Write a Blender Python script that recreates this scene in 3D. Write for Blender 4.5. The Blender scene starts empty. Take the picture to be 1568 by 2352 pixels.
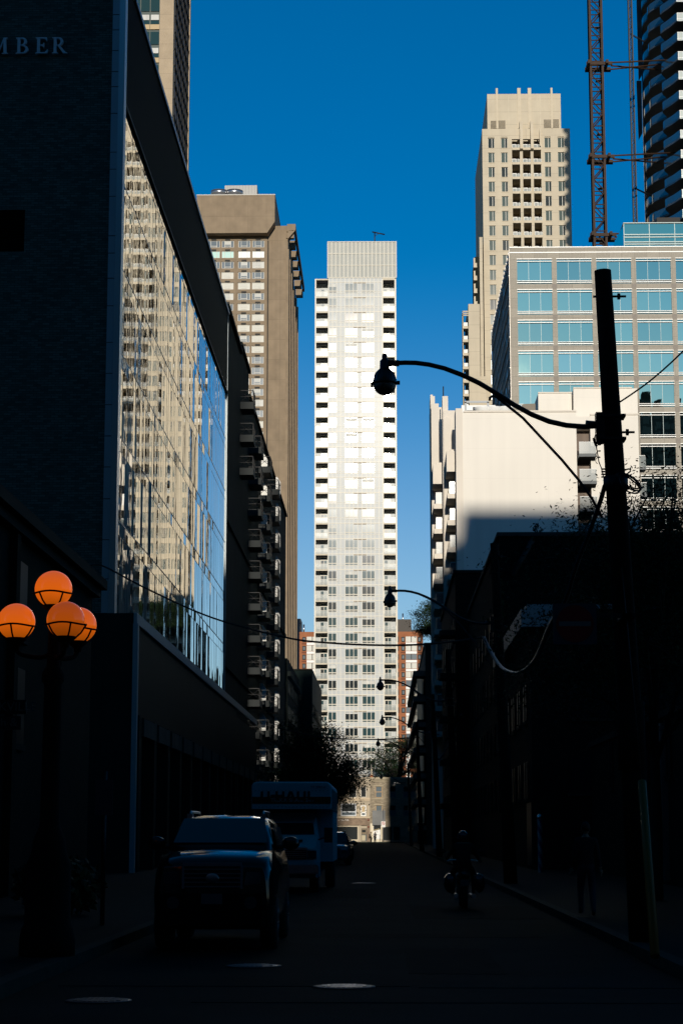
import bpy, bmesh, math, random
from mathutils import Vector, Matrix
R = math.radians
random.seed(11)
sc = bpy.context.scene
col = sc.collection

# ------------------------------------------------------------------ camera model
FOC = 4500.0; CX, CY = 784.0, 1176.0          # focal length and centre in sheet units (1568 x 2352)
EYE = 1.7
PITCH = math.atan(737 / FOC)
YAW = math.atan(96 / FOC * math.cos(PITCH))
_r = Vector((math.cos(YAW), math.sin(YAW), 0))
_f = Vector((-math.sin(YAW) * math.cos(PITCH), math.cos(YAW) * math.cos(PITCH), math.sin(PITCH)))
_u = _r.cross(_f)
CAM = Vector((0, 0, EYE))
def W(u, v, Y):
    d = _r * ((u - CX) / FOC) - _u * ((v - CY) / FOC) + _f
    return CAM + d * (Y / d.y)
def WX(u, v, X):
    d = _r * ((u - CX) / FOC) - _u * ((v - CY) / FOC) + _f
    return CAM + d * (X / d.x)
def XU(u, v, Y): return W(u, v, Y).x
def ZV(v, Y, u=880): return W(u, v, Y).z

SUN_EL, SUN_AZ = R(12.1), R(1.75)               # the sun stands behind the camera, a little to the right

# ------------------------------------------------------------------ mesh builder
BASE = {}
class MB:
    def __init__(s): s.v = []; s.f = []; s.m = []; s.s = []
    def face(s, pts, mi=0, sm=False):
        n = len(s.v); s.v += [tuple(p) for p in pts]
        s.f.append(tuple(range(n, n + len(pts)))); s.m.append(mi); s.s.append(sm)
    def box(s, x0, x1, y0, y1, z0, z1, mi=0):
        n = len(s.v)
        s.v += [(x0,y0,z0),(x1,y0,z0),(x1,y1,z0),(x0,y1,z0),(x0,y0,z1),(x1,y0,z1),(x1,y1,z1),(x0,y1,z1)]
        for q in ((0,3,2,1),(4,5,6,7),(0,1,5,4),(1,2,6,5),(2,3,7,6),(3,0,4,7)):
            s.f.append(tuple(n+i for i in q)); s.m.append(mi); s.s.append(False)
    def tube(s, pts, r, n=8, mi=0, cap=True, sm=True):
        pts = [Vector(p) for p in pts]; k = len(pts)
        rr = r if isinstance(r, (list, tuple)) else [r] * k
        b = len(s.v); ref = None
        for i, p in enumerate(pts):
            t = (pts[min(i+1, k-1)] - pts[max(i-1, 0)])
            if t.length < 1e-9: t = Vector((0, 0, 1))
            t.normalize()
            if ref is None: ref = Vector((0, 0, 1)) if abs(t.z) < .9 else Vector((1, 0, 0))
            a = t.cross(ref)
            if a.length < 1e-6: a = t.cross(Vector((0, 1, 0)))
            a.normalize(); c = t.cross(a); ref = c * -1
            for j in range(n):
                an = 2 * math.pi * j / n
                s.v.append(tuple(p + a * (math.cos(an) * rr[i]) + c * (math.sin(an) * rr[i])))
        for i in range(k - 1):
            for j in range(n):
                j2 = (j + 1) % n
                s.f.append((b+i*n+j, b+i*n+j2, b+(i+1)*n+j2, b+(i+1)*n+j)); s.m.append(mi); s.s.append(sm)
        if cap:
            s.f.append(tuple(b + j for j in reversed(range(n)))); s.m.append(mi); s.s.append(False)
            s.f.append(tuple(b + (k-1)*n + j for j in range(n))); s.m.append(mi); s.s.append(False)
    def lathe(s, prof, c=(0,0,0), n=16, mi=0, sm=True, axis='z'):
        b = len(s.v); k = len(prof)
        for (r, z) in prof:
            for j in range(n):
                an = 2 * math.pi * j / n
                x, y = r * math.cos(an), r * math.sin(an)
                p = (x, y, z) if axis == 'z' else ((z, x, y) if axis == 'x' else (x, z, y))
                s.v.append((c[0]+p[0], c[1]+p[1], c[2]+p[2]))
        for i in range(k - 1):
            for j in range(n):
                j2 = (j + 1) % n
                s.f.append((b+i*n+j, b+i*n+j2, b+(i+1)*n+j2, b+(i+1)*n+j)); s.m.append(mi); s.s.append(sm)
        if prof[0][0] > 1e-4: s.f.append(tuple(b + j for j in reversed(range(n)))); s.m.append(mi); s.s.append(False)
        if prof[-1][0] > 1e-4: s.f.append(tuple(b + (k-1)*n + j for j in range(n))); s.m.append(mi); s.s.append(False)
    def ell(s, c, rx, ry, rz, n=12, k=8, mi=0):
        b = len(s.v)
        for i in range(k + 1):
            th = math.pi * i / k
            for j in range(n):
                an = 2 * math.pi * j / n
                s.v.append((c[0] + rx*math.sin(th)*math.cos(an), c[1] + ry*math.sin(th)*math.sin(an), c[2] - rz*math.cos(th)))
        for i in range(k):
            for j in range(n):
                j2 = (j + 1) % n
                s.f.append((b+i*n+j, b+i*n+j2, b+(i+1)*n+j2, b+(i+1)*n+j)); s.m.append(mi); s.s.append(True)
    def prism(s, poly, fn, mi=0):
        """poly: 2-D outline, fn(a, b, t) -> 3-D with t = 0 / 1"""
        n = len(s.v); k = len(poly)
        s.v += [tuple(fn(a, b, 0)) for a, b in poly] + [tuple(fn(a, b, 1)) for a, b in poly]
        s.f.append(tuple(n + i for i in range(k))); s.m.append(mi); s.s.append(False)
        s.f.append(tuple(n + k + i for i in reversed(range(k)))); s.m.append(mi); s.s.append(False)
        for i in range(k):
            j = (i + 1) % k
            s.f.append((n+i, n+k+i, n+k+j, n+j)); s.m.append(mi); s.s.append(False)
    def loft(s, secs, mi=0, cap=True, sm=True, closed=True):
        b = len(s.v); n = len(secs[0])
        for q in secs: s.v += [tuple(p) for p in q]
        for i in range(len(secs) - 1):
            for j in range(n if closed else n - 1):
                j2 = (j + 1) % n
                s.f.append((b+i*n+j, b+i*n+j2, b+(i+1)*n+j2, b+(i+1)*n+j)); s.m.append(mi); s.s.append(sm)
        if cap:
            s.f.append(tuple(b + j for j in reversed(range(n)))); s.m.append(mi); s.s.append(sm)
            s.f.append(tuple(b + (len(secs)-1)*n + j for j in range(n))); s.m.append(mi); s.s.append(sm)
    def holed(s, u0, u1, z0, z1, holes, fn, mi=0, depth=0.0, rmi=None):
        """wall in the (u, z) plane with rectangular holes; fn(u, z, d) -> 3-D, d = depth into the wall"""
        us = sorted({u0, u1} | {min(max(h[k], u0), u1) for h in holes for k in (0, 1)})
        zs = sorted({z0, z1} | {min(max(h[k], z0), z1) for h in holes for k in (2, 3)})
        import bisect
        hole = set()
        for h in holes:
            i0 = bisect.bisect_left(us, h[0]); i1 = bisect.bisect_left(us, h[1])
            k0 = bisect.bisect_left(zs, h[2]); k1 = bisect.bisect_left(zs, h[3])
            for i in range(i0, i1):
                for k in range(k0, k1): hole.add((i, k))
        for k in range(len(zs) - 1):
            i = 0
            while i < len(us) - 1:
                if (i, k) in hole: i += 1; continue
                j = i
                while j < len(us) - 1 and (j, k) not in hole: j += 1
                s.face([fn(us[i], zs[k], 0), fn(us[j], zs[k], 0), fn(us[j], zs[k+1], 0), fn(us[i], zs[k+1], 0)], mi)
                i = j
        if depth:
            r_ = mi if rmi is None else rmi
            for a, b, c, d in holes:
                P = [(a, c), (b, c), (b, d), (a, d)]
                for q in range(4):
                    (ua, za), (ub, zb) = P[q], P[(q+1) % 4]
                    s.face([fn(ua, za, 0), fn(ua, za, depth), fn(ub, zb, depth), fn(ub, zb, 0)], r_)
    def build(s, name, mats, parent=None, kind=None, origin=None):
        me = bpy.data.meshes.new(name)
        base = BASE[parent] if parent is not None else Vector(origin or (0, 0, 0))
        me.from_pydata([(x - base.x, y - base.y, z - base.z) for x, y, z in s.v], [], s.f)
        if not isinstance(mats, (list, tuple)): mats = [mats]
        for m in mats: me.materials.append(m)
        me.polygons.foreach_set('material_index', s.m)
        me.polygons.foreach_set('use_smooth', s.s)
        me.update()
        o = bpy.data.objects.new(name, me); col.objects.link(o)
        if parent is not None:
            o.parent = parent; BASE[o] = base
        else:
            o.location = base; BASE[o] = base
        if kind: o['kind'] = kind
        return o

def thing(name, label, cat, loc, group=None):
    o = bpy.data.objects.new(name, None); col.objects.link(o)
    o.empty_display_size = .3
    o.location = loc; BASE[o] = Vector(loc)
    o['label'] = label; o['category'] = cat
    if group: o['group'] = group
    return o
def tag(o, label, cat, group=None):
    o['label'] = label; o['category'] = cat
    if group: o['group'] = group
    return o
def dup(root, loc=None, label=None):
    r = root.copy(); col.objects.link(r)
    if loc is not None: r.location = loc
    if label: r['label'] = label
    for ch in list(root.children):
        c = ch.copy(); col.objects.link(c); c.parent = r
        for g in list(ch.children):
            d = g.copy(); col.objects.link(d); d.parent = c
    BASE[r] = Vector(r.location)
    return r
def scatter(name, protos, spots, parent, key, limit=100, subs=None):
    """repeat a part: protos = list of (MB around its own origin, mats); spots = (x, y, z, variant).
    The LIMIT that come first by key are objects, the rest one stuff part."""
    base = BASE[parent]
    spots = sorted(spots, key=key)
    meshes = {}
    def me_for(q, nm, table):
        if q not in meshes.setdefault(nm, {}):
            mb, mats = table[q]
            o = mb.build(nm, mats); meshes[nm][q] = o.data
            col.objects.unlink(o); bpy.data.objects.remove(o)
        return meshes[nm][q]
    for (x, y, z, q) in spots[:limit]:
        o = bpy.data.objects.new(name, me_for(q, name, protos)); col.objects.link(o)
        o.parent = parent; o.location = Vector((x, y, z)) - base
        BASE[o] = Vector((x, y, z))
        for nm, table in (subs or {}).items():
            if q < len(table) and table[q] is not None:
                c = bpy.data.objects.new(nm, me_for(q, nm, table)); col.objects.link(c)
                c.parent = o; BASE[c] = BASE[o]
    rest = spots[limit:]
    if rest:
        mats = []; big = MB()
        for (x, y, z, q) in rest:
            for table in [protos] + list((subs or {}).values()):
                if q >= len(table) or table[q] is None: continue
                mb, ms = table[q]
                ms = ms if isinstance(ms, (list, tuple)) else [ms]
                mp = []
                for m in ms:
                    if m not in mats: mats.append(m)
                    mp.append(mats.index(m))
                n = len(big.v)
                big.v += [(a+x, b+y, c+z) for a, b, c in mb.v]
                big.f += [tuple(n+i for i in f) for f in mb.f]
                big.m += [mp[i] for i in mb.m]; big.s += mb.s
        big.build('distant_' + name + 's', mats, parent, kind='stuff')

def smooth(pts, k=8):
    P0 = [Vector(p) for p in pts]; out = []
    for i in range(len(P0) - 1):
        a, b_, c, d = P0[max(i-1, 0)], P0[i], P0[i+1], P0[min(i+2, len(P0)-1)]
        for j in range(k):
            t = j / k; out.append(.5 * ((2*b_) + (c - a) * t + (2*a - 5*b_ + 4*c - d) * t*t + (-a + 3*b_ - 3*c + d) * t**3))
    out.append(P0[-1]); return out
# ------------------------------------------------------------------ materials
def nd(t, ty, **kw):
    n = t.nodes.new(ty)
    for k, v in kw.items(): setattr(n, k, v)
    return n
def mat(name, c, rough=.7, metal=0.0, var=.0, scale=1.0, streak=0.0, bump=0.0, bscale=8.0, spec=.5, ior=1.45,
        joints=None, jdark=.75, emit=None, estr=0.0, coat=0.0, bumpd=.02):
    m = bpy.data.materials.new(name); m.use_nodes = True
    t = m.node_tree; b = t.nodes['Principled BSDF']; L = t.links.new
    b.inputs['Base Color'].default_value = (*c, 1); b.inputs['Roughness'].default_value = rough
    b.inputs['Metallic'].default_value = metal; b.inputs['IOR'].default_value = ior
    b.inputs['Specular IOR Level'].default_value = spec
    b.inputs['Coat Weight'].default_value = coat
    if emit: 
        b.inputs['Emission Color'].default_value = (*emit, 1); b.inputs['Emission Strength'].default_value = estr
    if not (var or streak or bump or joints): return m
    tc = nd(t, 'ShaderNodeTexCoord'); out = None
    def mul(a, fac_socket, lo, hi):
        mr = nd(t, 'ShaderNodeMapRange'); mr.inputs[1].default_value = .3; mr.inputs[2].default_value = .7
        mr.inputs[3].default_value = lo; mr.inputs[4].default_value = hi
        L(fac_socket, mr.inputs[0])
        if a is None: return mr.outputs[0]
        mm = nd(t, 'ShaderNodeMath', operation='MULTIPLY'); L(a, mm.inputs[0]); L(mr.outputs[0], mm.inputs[1])
        return mm.outputs[0]
    if var:
        n1 = nd(t, 'ShaderNodeTexNoise'); n1.inputs['Scale'].default_value = scale; n1.inputs['Detail'].default_value = 6
        L(tc.outputs['Object'], n1.inputs['Vector'])
        out = mul(out, n1.outputs[0], 1 - var, 1 + var)
    if streak:
        mp = nd(t, 'ShaderNodeMapping'); mp.inputs['Scale'].default_value = (1.4, 1.4, .06)
        L(tc.outputs['Object'], mp.inputs['Vector'])
        n2 = nd(t, 'ShaderNodeTexNoise'); n2.inputs['Scale'].default_value = 1.0; n2.inputs['Detail'].default_value = 4
        L(mp.outputs[0], n2.inputs['Vector'])
        out = mul(out, n2.outputs[0], 1 - streak, 1 + streak * .6)
    if joints:
        w, h, mortar, jv = joints
        sx = nd(t, 'ShaderNodeSeparateXYZ'); L(tc.outputs['Object'], sx.inputs[0])
        ad = nd(t, 'ShaderNodeMath', operation='ADD'); L(sx.outputs[0], ad.inputs[0]); L(sx.outputs[1], ad.inputs[1])
        cb = nd(t, 'ShaderNodeCombineXYZ'); L(ad.outputs[0], cb.inputs[0]); L(sx.outputs[2], cb.inputs[1])
        br = nd(t, 'ShaderNodeTexBrick'); L(cb.outputs[0], br.inputs['Vector'])
        br.inputs['Scale'].default_value = 1; br.inputs['Brick Width'].default_value = w
        br.inputs['Row Height'].default_value = h; br.inputs['Mortar Size'].default_value = mortar
        br.inputs['Mortar Smooth'].default_value = .1
        br.offset = .5 if w < 1 else 0.0
        br.inputs['Color1'].default_value = (1 - jv, 1 - jv, 1 - jv, 1); br.inputs['Color2'].default_value = (1 + jv, 1 + jv, 1 + jv, 1)
        br.inputs['Mortar'].default_value = (jdark, jdark, jdark, 1)
        if out is None: out = br.outputs['Color']
        else:
            mm = nd(t, 'ShaderNodeMath', operation='MULTIPLY'); L(out, mm.inputs[0]); L(br.outputs['Color'], mm.inputs[1]); out = mm.outputs[0]
    if out is not None:
        vm = nd(t, 'ShaderNodeVectorMath', operation='SCALE'); vm.inputs[0].default_value = c
        L(out, vm.inputs['Scale']); L(vm.outputs[0], b.inputs['Base Color'])
    if bump:
        n3 = nd(t, 'ShaderNodeTexNoise'); n3.inputs['Scale'].default_value = bscale; n3.inputs['Detail'].default_value = 5
        L(tc.outputs['Object'], n3.inputs['Vector'])
        bp = nd(t, 'ShaderNodeBump'); bp.inputs['Strength'].default_value = bump; bp.inputs['Distance'].default_value = bumpd
        L(n3.outputs[0], bp.inputs['Height']); L(bp.outputs[0], b.inputs['Normal'])
    return m

def mirror_glass(name, c, rough=.02, metal=1.0, amp=.0009, sx=(0, 3.0, .22), ior=1.5):
    """coated curtain-wall glass; the panes bow a little, so reflections waver"""
    m = bpy.data.materials.new(name); m.use_nodes = True
    t = m.node_tree; b = t.nodes['Principled BSDF']; L = t.links.new
    b.inputs['Base Color'].default_value = (*c, 1); b.inputs['Roughness'].default_value = rough
    b.inputs['Metallic'].default_value = metal; b.inputs['IOR'].default_value = ior
    tc = nd(t, 'ShaderNodeTexCoord'); mp = nd(t, 'ShaderNodeMapping'); mp.inputs['Scale'].default_value = sx
    L(tc.outputs['Object'], mp.inputs['Vector'])
    n = nd(t, 'ShaderNodeTexNoise'); n.inputs['Scale'].default_value = 1; n.inputs['Detail'].default_value = 2.0
    L(mp.outputs[0], n.inputs['Vector'])
    bp = nd(t, 'ShaderNodeBump'); bp.inputs['Strength'].default_value = 1; bp.inputs['Distance'].default_value = amp
    L(n.outputs[0], bp.inputs['Height']); L(bp.outputs[0], b.inputs['Normal'])
    return m

M = {}
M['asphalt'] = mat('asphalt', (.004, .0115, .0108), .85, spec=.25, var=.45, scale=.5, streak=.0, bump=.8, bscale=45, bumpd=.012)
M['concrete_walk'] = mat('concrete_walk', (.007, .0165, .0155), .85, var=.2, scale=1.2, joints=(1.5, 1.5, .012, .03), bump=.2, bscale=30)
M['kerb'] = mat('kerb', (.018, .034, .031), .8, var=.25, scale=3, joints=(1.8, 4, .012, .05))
M['paint'] = mat('paint', (.007, .017, .016), .95, var=.3, scale=8)
M['iron'] = mat('iron', (.04, .045, .045), .5, metal=.8, var=.3, scale=20)
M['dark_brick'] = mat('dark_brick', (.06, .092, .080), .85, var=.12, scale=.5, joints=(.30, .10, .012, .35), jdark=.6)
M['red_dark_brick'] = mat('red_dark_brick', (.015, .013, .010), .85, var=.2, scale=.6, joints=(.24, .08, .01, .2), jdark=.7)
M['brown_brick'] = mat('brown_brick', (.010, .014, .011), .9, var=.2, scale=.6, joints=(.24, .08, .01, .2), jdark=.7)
M['bluish_panel'] = mat('bluish_panel', (.27, .31, .32), .45, metal=.3, var=.05, scale=.4)
M['edge_panel'] = mat('edge_panel', (.42, .42, .40), .32, metal=.6)
M['corrugated'] = mat('corrugated', (.005, .008, .0075), .6, metal=.2)
M['flashing'] = mat('flashing', (.3, .33, .36), .4, metal=.6)
M['sign_metal'] = mat('sign_metal', (.5, .52, .54), .45, metal=.1)
M['mirror'] = mirror_glass('mirror', (.86, .86, .82), .006, 1.0, .0013, (0, 1.7, .6))
M['mullion'] = mat('mullion', (.03, .03, .03), .4, metal=.4)
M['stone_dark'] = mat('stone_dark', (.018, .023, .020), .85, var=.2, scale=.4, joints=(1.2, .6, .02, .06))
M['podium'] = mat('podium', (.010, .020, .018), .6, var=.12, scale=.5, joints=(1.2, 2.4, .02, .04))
M['lintel'] = mat('lintel', (.05, .06, .055), .8, var=.2, scale=1)
M['black'] = mat('black', (.012, .012, .013), .6)
M['dark_glass'] = mat('dark_glass', (.008, .012, .013), .3, spec=.06)
M['tan'] = mat('tan', (.40, .31, .20), .55, var=.10, scale=.8, joints=(8, 1.45, .02, .03), bump=.9, bscale=9, bumpd=.05)
M['tan_panel'] = mat('tan_panel', (.50, .37, .20), .6, var=.05)
M['green_frame'] = mat('green_frame', (.03, .055, .045), .5)
M['green_glass'] = mat('green_glass', (.02, .05, .045), .08, spec=.7)
M['curtain'] = mat('curtain', (.62, .62, .58), .8, streak=.25)
M['blind'] = mat('blind', (.66, .65, .58), .75, streak=.1)
M['grey_curtain'] = mat('grey_curtain', (.09, .11, .11), .8, streak=.4)
M['brown'] = mat('brown', (.262, .198, .130), .85, var=.13, scale=.35, joints=(12, 5.3, .05, .05), jdark=.8, streak=.06)
M['brown_side'] = mat('brown_side', (.26, .196, .128), .85, var=.12, scale=.5)
M['win_frame'] = mat('win_frame', (.62, .60, .54), .6)
M['grey_glass'] = mat('grey_glass', (.12, .15, .17), .1, spec=.7)
M['teal_pane'] = mat('teal_pane', (.22, .47, .42), .35)
M['pale_pane'] = mat('pale_pane', (.66, .70, .72), .4)
M['grille'] = mat('grille', (.02, .018, .015), .7)
M['steel'] = mat('steel', (.55, .55, .55), .28, metal=.9)
M['white_panel'] = mat('white_panel', (.53, .55, .545), .18, var=.04, scale=.4, spec=.018)
M['white_fin'] = mat('white_fin', (.74, .70, .60), .2, spec=.018)
M['tower_cap'] = mat('tower_cap', (.43, .44, .41), .6, spec=.15, var=.05, scale=.4)
M['tower_glass'] = mat('tower_glass', (.024, .062, .070), .075, ior=1.62, spec=.55)
M['tower_glass_dark'] = mat('tower_glass_dark', (.009, .018, .022), .075, ior=1.62, spec=.55)
M['rail_glass'] = mat('rail_glass', (.50, .53, .50), .11, spec=.5)
M['slab'] = mat('slab', (.60, .54, .42), .75, var=.08, scale=1)
M['soffit_shade'] = mat('soffit_shade', (.010, .010, .010), .95, spec=.1)  # near black: the shade under the slabs is put into the colour
M['cream'] = mat('cream', (.56, .49, .37), .85, var=.07, scale=.25, joints=(200, 2.94, .05, 0), jdark=.78, streak=.04)
M['cream_trim'] = mat('cream_trim', (.60, .52, .39), .85, var=.05)
M['cream_win'] = mat('cream_win', (.075, .105, .098), .1, spec=.15)
M['cream_win_dark'] = mat('cream_win_dark', (.02, .032, .036), .1, spec=.15)
M['granite'] = mat('granite', (.315, .283, .225), .6, var=.14, scale=6, joints=(1.62, 1.3, .025, .07), jdark=.7)
M['granite_node'] = mat('granite_node', (.23, .20, .165), .6, var=.14, scale=6)
M['office_glass'] = mirror_glass('office_glass', (.56, .84, .53), .008, 1.0, .0012, (.6, .6, .3))
M['office_fin'] = mat('office_fin', (.80, .80, .76), .35)
M['side_glass'] = mirror_glass('side_glass', (.75, .77, .74), .03, 1.0, .02, (0, 1.2, .8))
M['white_render'] = mat('white_render', (.80, .755, .67), .9, var=.035, scale=.12, streak=.03, joints=(60, 2.95, .03, 0), jdark=.965)
M['white_pier'] = mat('white_pier', (.72, .66, .57), .9, var=.05, scale=.3)
M['white'] = mat('white', (.80, .80, .77), .5)
M['clear'] = mat('clear', (.15, .19, .19), .12, spec=.5)
M['curtain_brown'] = mat('curtain_brown', (.20, .155, .125), .8, streak=.3)
M['tower_dark'] = mirror_glass('tower_dark', (.10, .16, .20), .06, .8, .01, (1.0, 1.0, .5))
M['conc_grey'] = mat('conc_grey', (.17, .18, .18), .9, var=.1)
M['net'] = mat('net', (.05, .07, .085), .9, var=.3, scale=.5)
M['pale_rail'] = mat('pale_rail', (.34, .39, .375), .35)
M['crane'] = mat('crane', (.034, .014, .004), .7, var=.35, scale=1.5)
M['hoist'] = mat('hoist', (.02, .022, .022), .6)
M['red_brick'] = mat('red_brick', (.33, .125, .055), .9, var=.12, scale=.5)
M['wood_pole'] = mat('wood_pole', (.016, .013, .011), .9, var=.4, scale=6, streak=.5, bump=.6, bscale=14)
M['cable'] = mat('cable', (.006, .006, .006), .6)
M['cable_shiny'] = mat('cable_shiny', (.07, .075, .075), .35, metal=.8)
M['lamp_metal'] = mat('lamp_metal', (.010, .011, .013), .3, spec=.7)
M['lamp_bowl'] = mat('lamp_bowl', (.05, .05, .04), .22, spec=.9, bump=.6, bscale=90)
M['globe_post'] = mat('globe_post', (.003, .004, .004), .8, spec=.1)
M['yellow_guard'] = mat('yellow_guard', (.20, .085, .004), .6)
M['sign_red'] = mat('sign_red', (.25, .01, .01), .5)
M['sign_white'] = mat('sign_white', (.75, .75, .72), .5)
M['sign_blue'] = mat('sign_blue', (.03, .04, .06), .5)
M['bark'] = mat('bark', (.03, .025, .02), .95, var=.3, scale=5)
def leafmat(name, c):
    m = mat(name, c, .75, var=.45, scale=1.3, spec=.2); return m
M['leaf'] = leafmat('leaf', (.016, .036, .012))
M['leaf_dark'] = leafmat('leaf_dark', (.008, .018, .007))
M['leaf_bright'] = leafmat('leaf_bright', (.028, .058, .016))

for k_, a_ in (('rail_glass', .42), ('clear', .55)):
    M[k_].node_tree.nodes['Principled BSDF'].inputs['Alpha'].default_value = a_
for k_ in ('asphalt', 'concrete_walk', 'kerb', 'podium', 'stone_dark', 'dark_brick', 'brown_brick', 'red_dark_brick', 'corrugated', 'lintel', 'paint', 'wood_pole'):
    M[k_].node_tree.nodes['Principled BSDF'].inputs['Specular IOR Level'].default_value = .06
# ------------------------------------------------------------------ ground, roads, kerbs
KL, KR = -3.95, 3.5
def struct(name, mb, m):
    o = mb.build(name, m); o['kind'] = 'structure'; return o
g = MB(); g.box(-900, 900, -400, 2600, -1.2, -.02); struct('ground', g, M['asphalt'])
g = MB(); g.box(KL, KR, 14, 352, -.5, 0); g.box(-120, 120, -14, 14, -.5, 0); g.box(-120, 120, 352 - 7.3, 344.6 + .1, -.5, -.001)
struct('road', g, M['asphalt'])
def walk(name, pts, z=.15):
    mb = MB(); mb.prism(pts, lambda a, b, t: (a, b, z - .45 * (1 - t))); return struct(name, mb, M['concrete_walk'])
def corner(cx, cy, r, a0, a1, n=8):
    return [(cx + r * math.cos(R(a0 + (a1 - a0) * i / n)), cy + r * math.sin(R(a0 + (a1 - a0) * i / n))) for i in range(n + 1)]
cl = corner(KL - 3.2, 17.2, 3.0, -90, 0)
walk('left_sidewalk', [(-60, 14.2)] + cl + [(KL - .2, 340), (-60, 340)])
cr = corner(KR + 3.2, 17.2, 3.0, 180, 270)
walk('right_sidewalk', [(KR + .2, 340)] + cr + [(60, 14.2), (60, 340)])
def kerb(name, path):
    mb = MB(); n = len(path)
    for i in range(n - 1):
        (x0, y0), (x1, y1) = path[i], path[i + 1]
        d = Vector((x1 - x0, y1 - y0, 0)).normalized(); nn = Vector((-d.y, d.x, 0)) * .2
        a, b = Vector((x0, y0, 0)), Vector((x1, y1, 0))
        for q in ([a, b, b + Vector((0, 0, .155)), a + Vector((0, 0, .155))],
                  [a + Vector((0, 0, .155)), b + Vector((0, 0, .155)), b + nn + Vector((0, 0, .155)), a + nn + Vector((0, 0, .155))]):
            mb.face(q)
    return struct(name, mb, M['kerb'])
cl2 = corner(KL - 3.2, 17.2, 3.2, -90, 0)
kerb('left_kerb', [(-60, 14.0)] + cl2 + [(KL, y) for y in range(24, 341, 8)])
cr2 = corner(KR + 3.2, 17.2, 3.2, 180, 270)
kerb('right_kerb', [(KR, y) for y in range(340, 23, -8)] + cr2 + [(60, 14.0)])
g = MB(); g.box(-60, 60, 344.7, 352, -.3, .15); struct('far_sidewalk', g, M['concrete_walk'])
g = MB(); g.box(XU(961, 2251, 22.6), KR - .15, 22.3, 22.75, .002, .006)
tag(g.build('stop_line', M['paint']), 'faded pale stop line painted across the road in front of the manhole', 'road marking')
g = MB(); g.box(KL + .3, XU(940, 2246, 22.9), 22.5, 22.62, .002, .006); g.box(KL + 2, KR, 20.35, 20.45, .002, .006)
tag(g.build('road_seam', mat('seam', (.007, .017, .016), .95, spec=.05, var=.3, scale=9)), 'thin pale tar seam lines running across the asphalt at the crossing', 'road marking')
def manhole(u, v, r, lab, ring=True):
    p = W(u, v, 1); Y = EYE / (EYE - p.z) if p.z < EYE else 20
    c = W(u, v, Y)
    root = thing('manhole_cover', lab, 'manhole cover', (c.x, c.y, .004), 'manhole covers in the road')
    a = MB(); a.lathe([(r, 0), (r, .008), (r - .05, .012), (0, .012)], (c.x, c.y, .004), 28); a.build('lid', M['iron'], root)
    a = MB()
    for i in range(-5, 6):
        for j in range(-5, 6):
            x, y = i * r / 6.2, j * r / 6.2
            if x * x + y * y < (r * .8) ** 2: a.box(c.x + x - .022, c.x + x + .022, c.y + y - .022, c.y + y + .022, .0165, .022)
    a.build('tread_studs', mat('stud', (.075, .085, .085), .4, metal=.8), root)
manhole(790, 2268, .35, 'round iron manhole cover catching pale light just before the stop line')
manhole(582, 2220, .36, 'dark round manhole cover in the lane ahead of the black off-road car')
manhole(227, 2300, .34, 'faint round manhole cover by the left street corner')
manhole(835, 2029, .40, 'small far manhole cover in the middle of the lane')

# ------------------------------------------------------------------ building on the left: brick wall + mirror glass
AX = -11.0                                      # street front of the glass
YB = WX(263, 787, AX).y                          # its near corner
YE = WX(518.5, 1100, AX).y
zc = lambda v, Y: ZV(v, Y, 500)
zbase = ZV(1409, YB, 250)
pg = WX(279, 222, AX); zglass = pg.z
zroof = WX(300, 0, AX).z
zrf = WX(520, 706, AX).z
zroof = (zroof + zrf) / 2
root = thing('brick_building', 'tall dark brick building with a mirror glass side and MBER lettering', 'building', (-25, 100, 0))
b = MB(); XW = -60; xs = XU(245, 787, YB)
lv = (XU(-20, 530, YB), XU(57, 530, YB), ZV(578, YB, 30), ZV(482, YB, 30))
b.holed(XW, xs, 0, zroof, [lv], lambda u, z, d: (u, YB + d, z), 0, .35)
b.face([(AX - .02, YE, 0), (XW, YE, 0), (XW, YE, zroof), (AX - .02, YE, zroof)])
b.box(XW, xs - .5, YB + .5, YE - .2, 0, zroof - .3)
b.build('brick_wall', M['dark_brick'], root)
b = MB()
n = 14
for i in range(n):
    z = lv[2] + (lv[3] - lv[2]) * (i + .5) / n
    b.face([(lv[0], YB + .05, z - .06), (lv[1], YB + .05, z - .06), (lv[1], YB + .2, z + .08), (lv[0], YB + .2, z + .08)])
b.box(lv[0], lv[1], YB + .3, YB + .34, lv[2], lv[3])
b.build('louvre', M['corrugated'], root)
b = MB()                                        # stacked corner panels
cuts = [0, 105, 210, 352, 497, 601, 785, 1052, 1169, 1356, 1628, 1747]
vs = [c / 1.723 / 1.7417 for c in cuts[1:]] + [640, 703, 787, 858, 930, 1002, 1073, 1146, 1240, 1330, 1409]
zz = sorted([ZV(v, YB, 250) for v in vs] + [zroof])
for z0, z1 in zip(zz, zz[1:]):
    b.box(xs + .004, AX - .03, YB - .06, YB + .5, z0 + .02, z1 - .02, 0)
b.box(xs + .01, AX - .06, YB - .03, YB + .4, zbase, zroof, 1)
b.build('corner_panels', [M['bluish_panel'], M['mullion']], root)
b = MB(); b.box(AX - .03, AX + .22, YB - .05, YB + .62, zbase, zroof - .1); b.build('corner_return', M['edge_panel'], root)
b = MB(); b.box(AX - .03, AX + .08, YE - .10, YE + .10, zbase, zrf); b.build('end_return', M['bluish_panel'], root)
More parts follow.
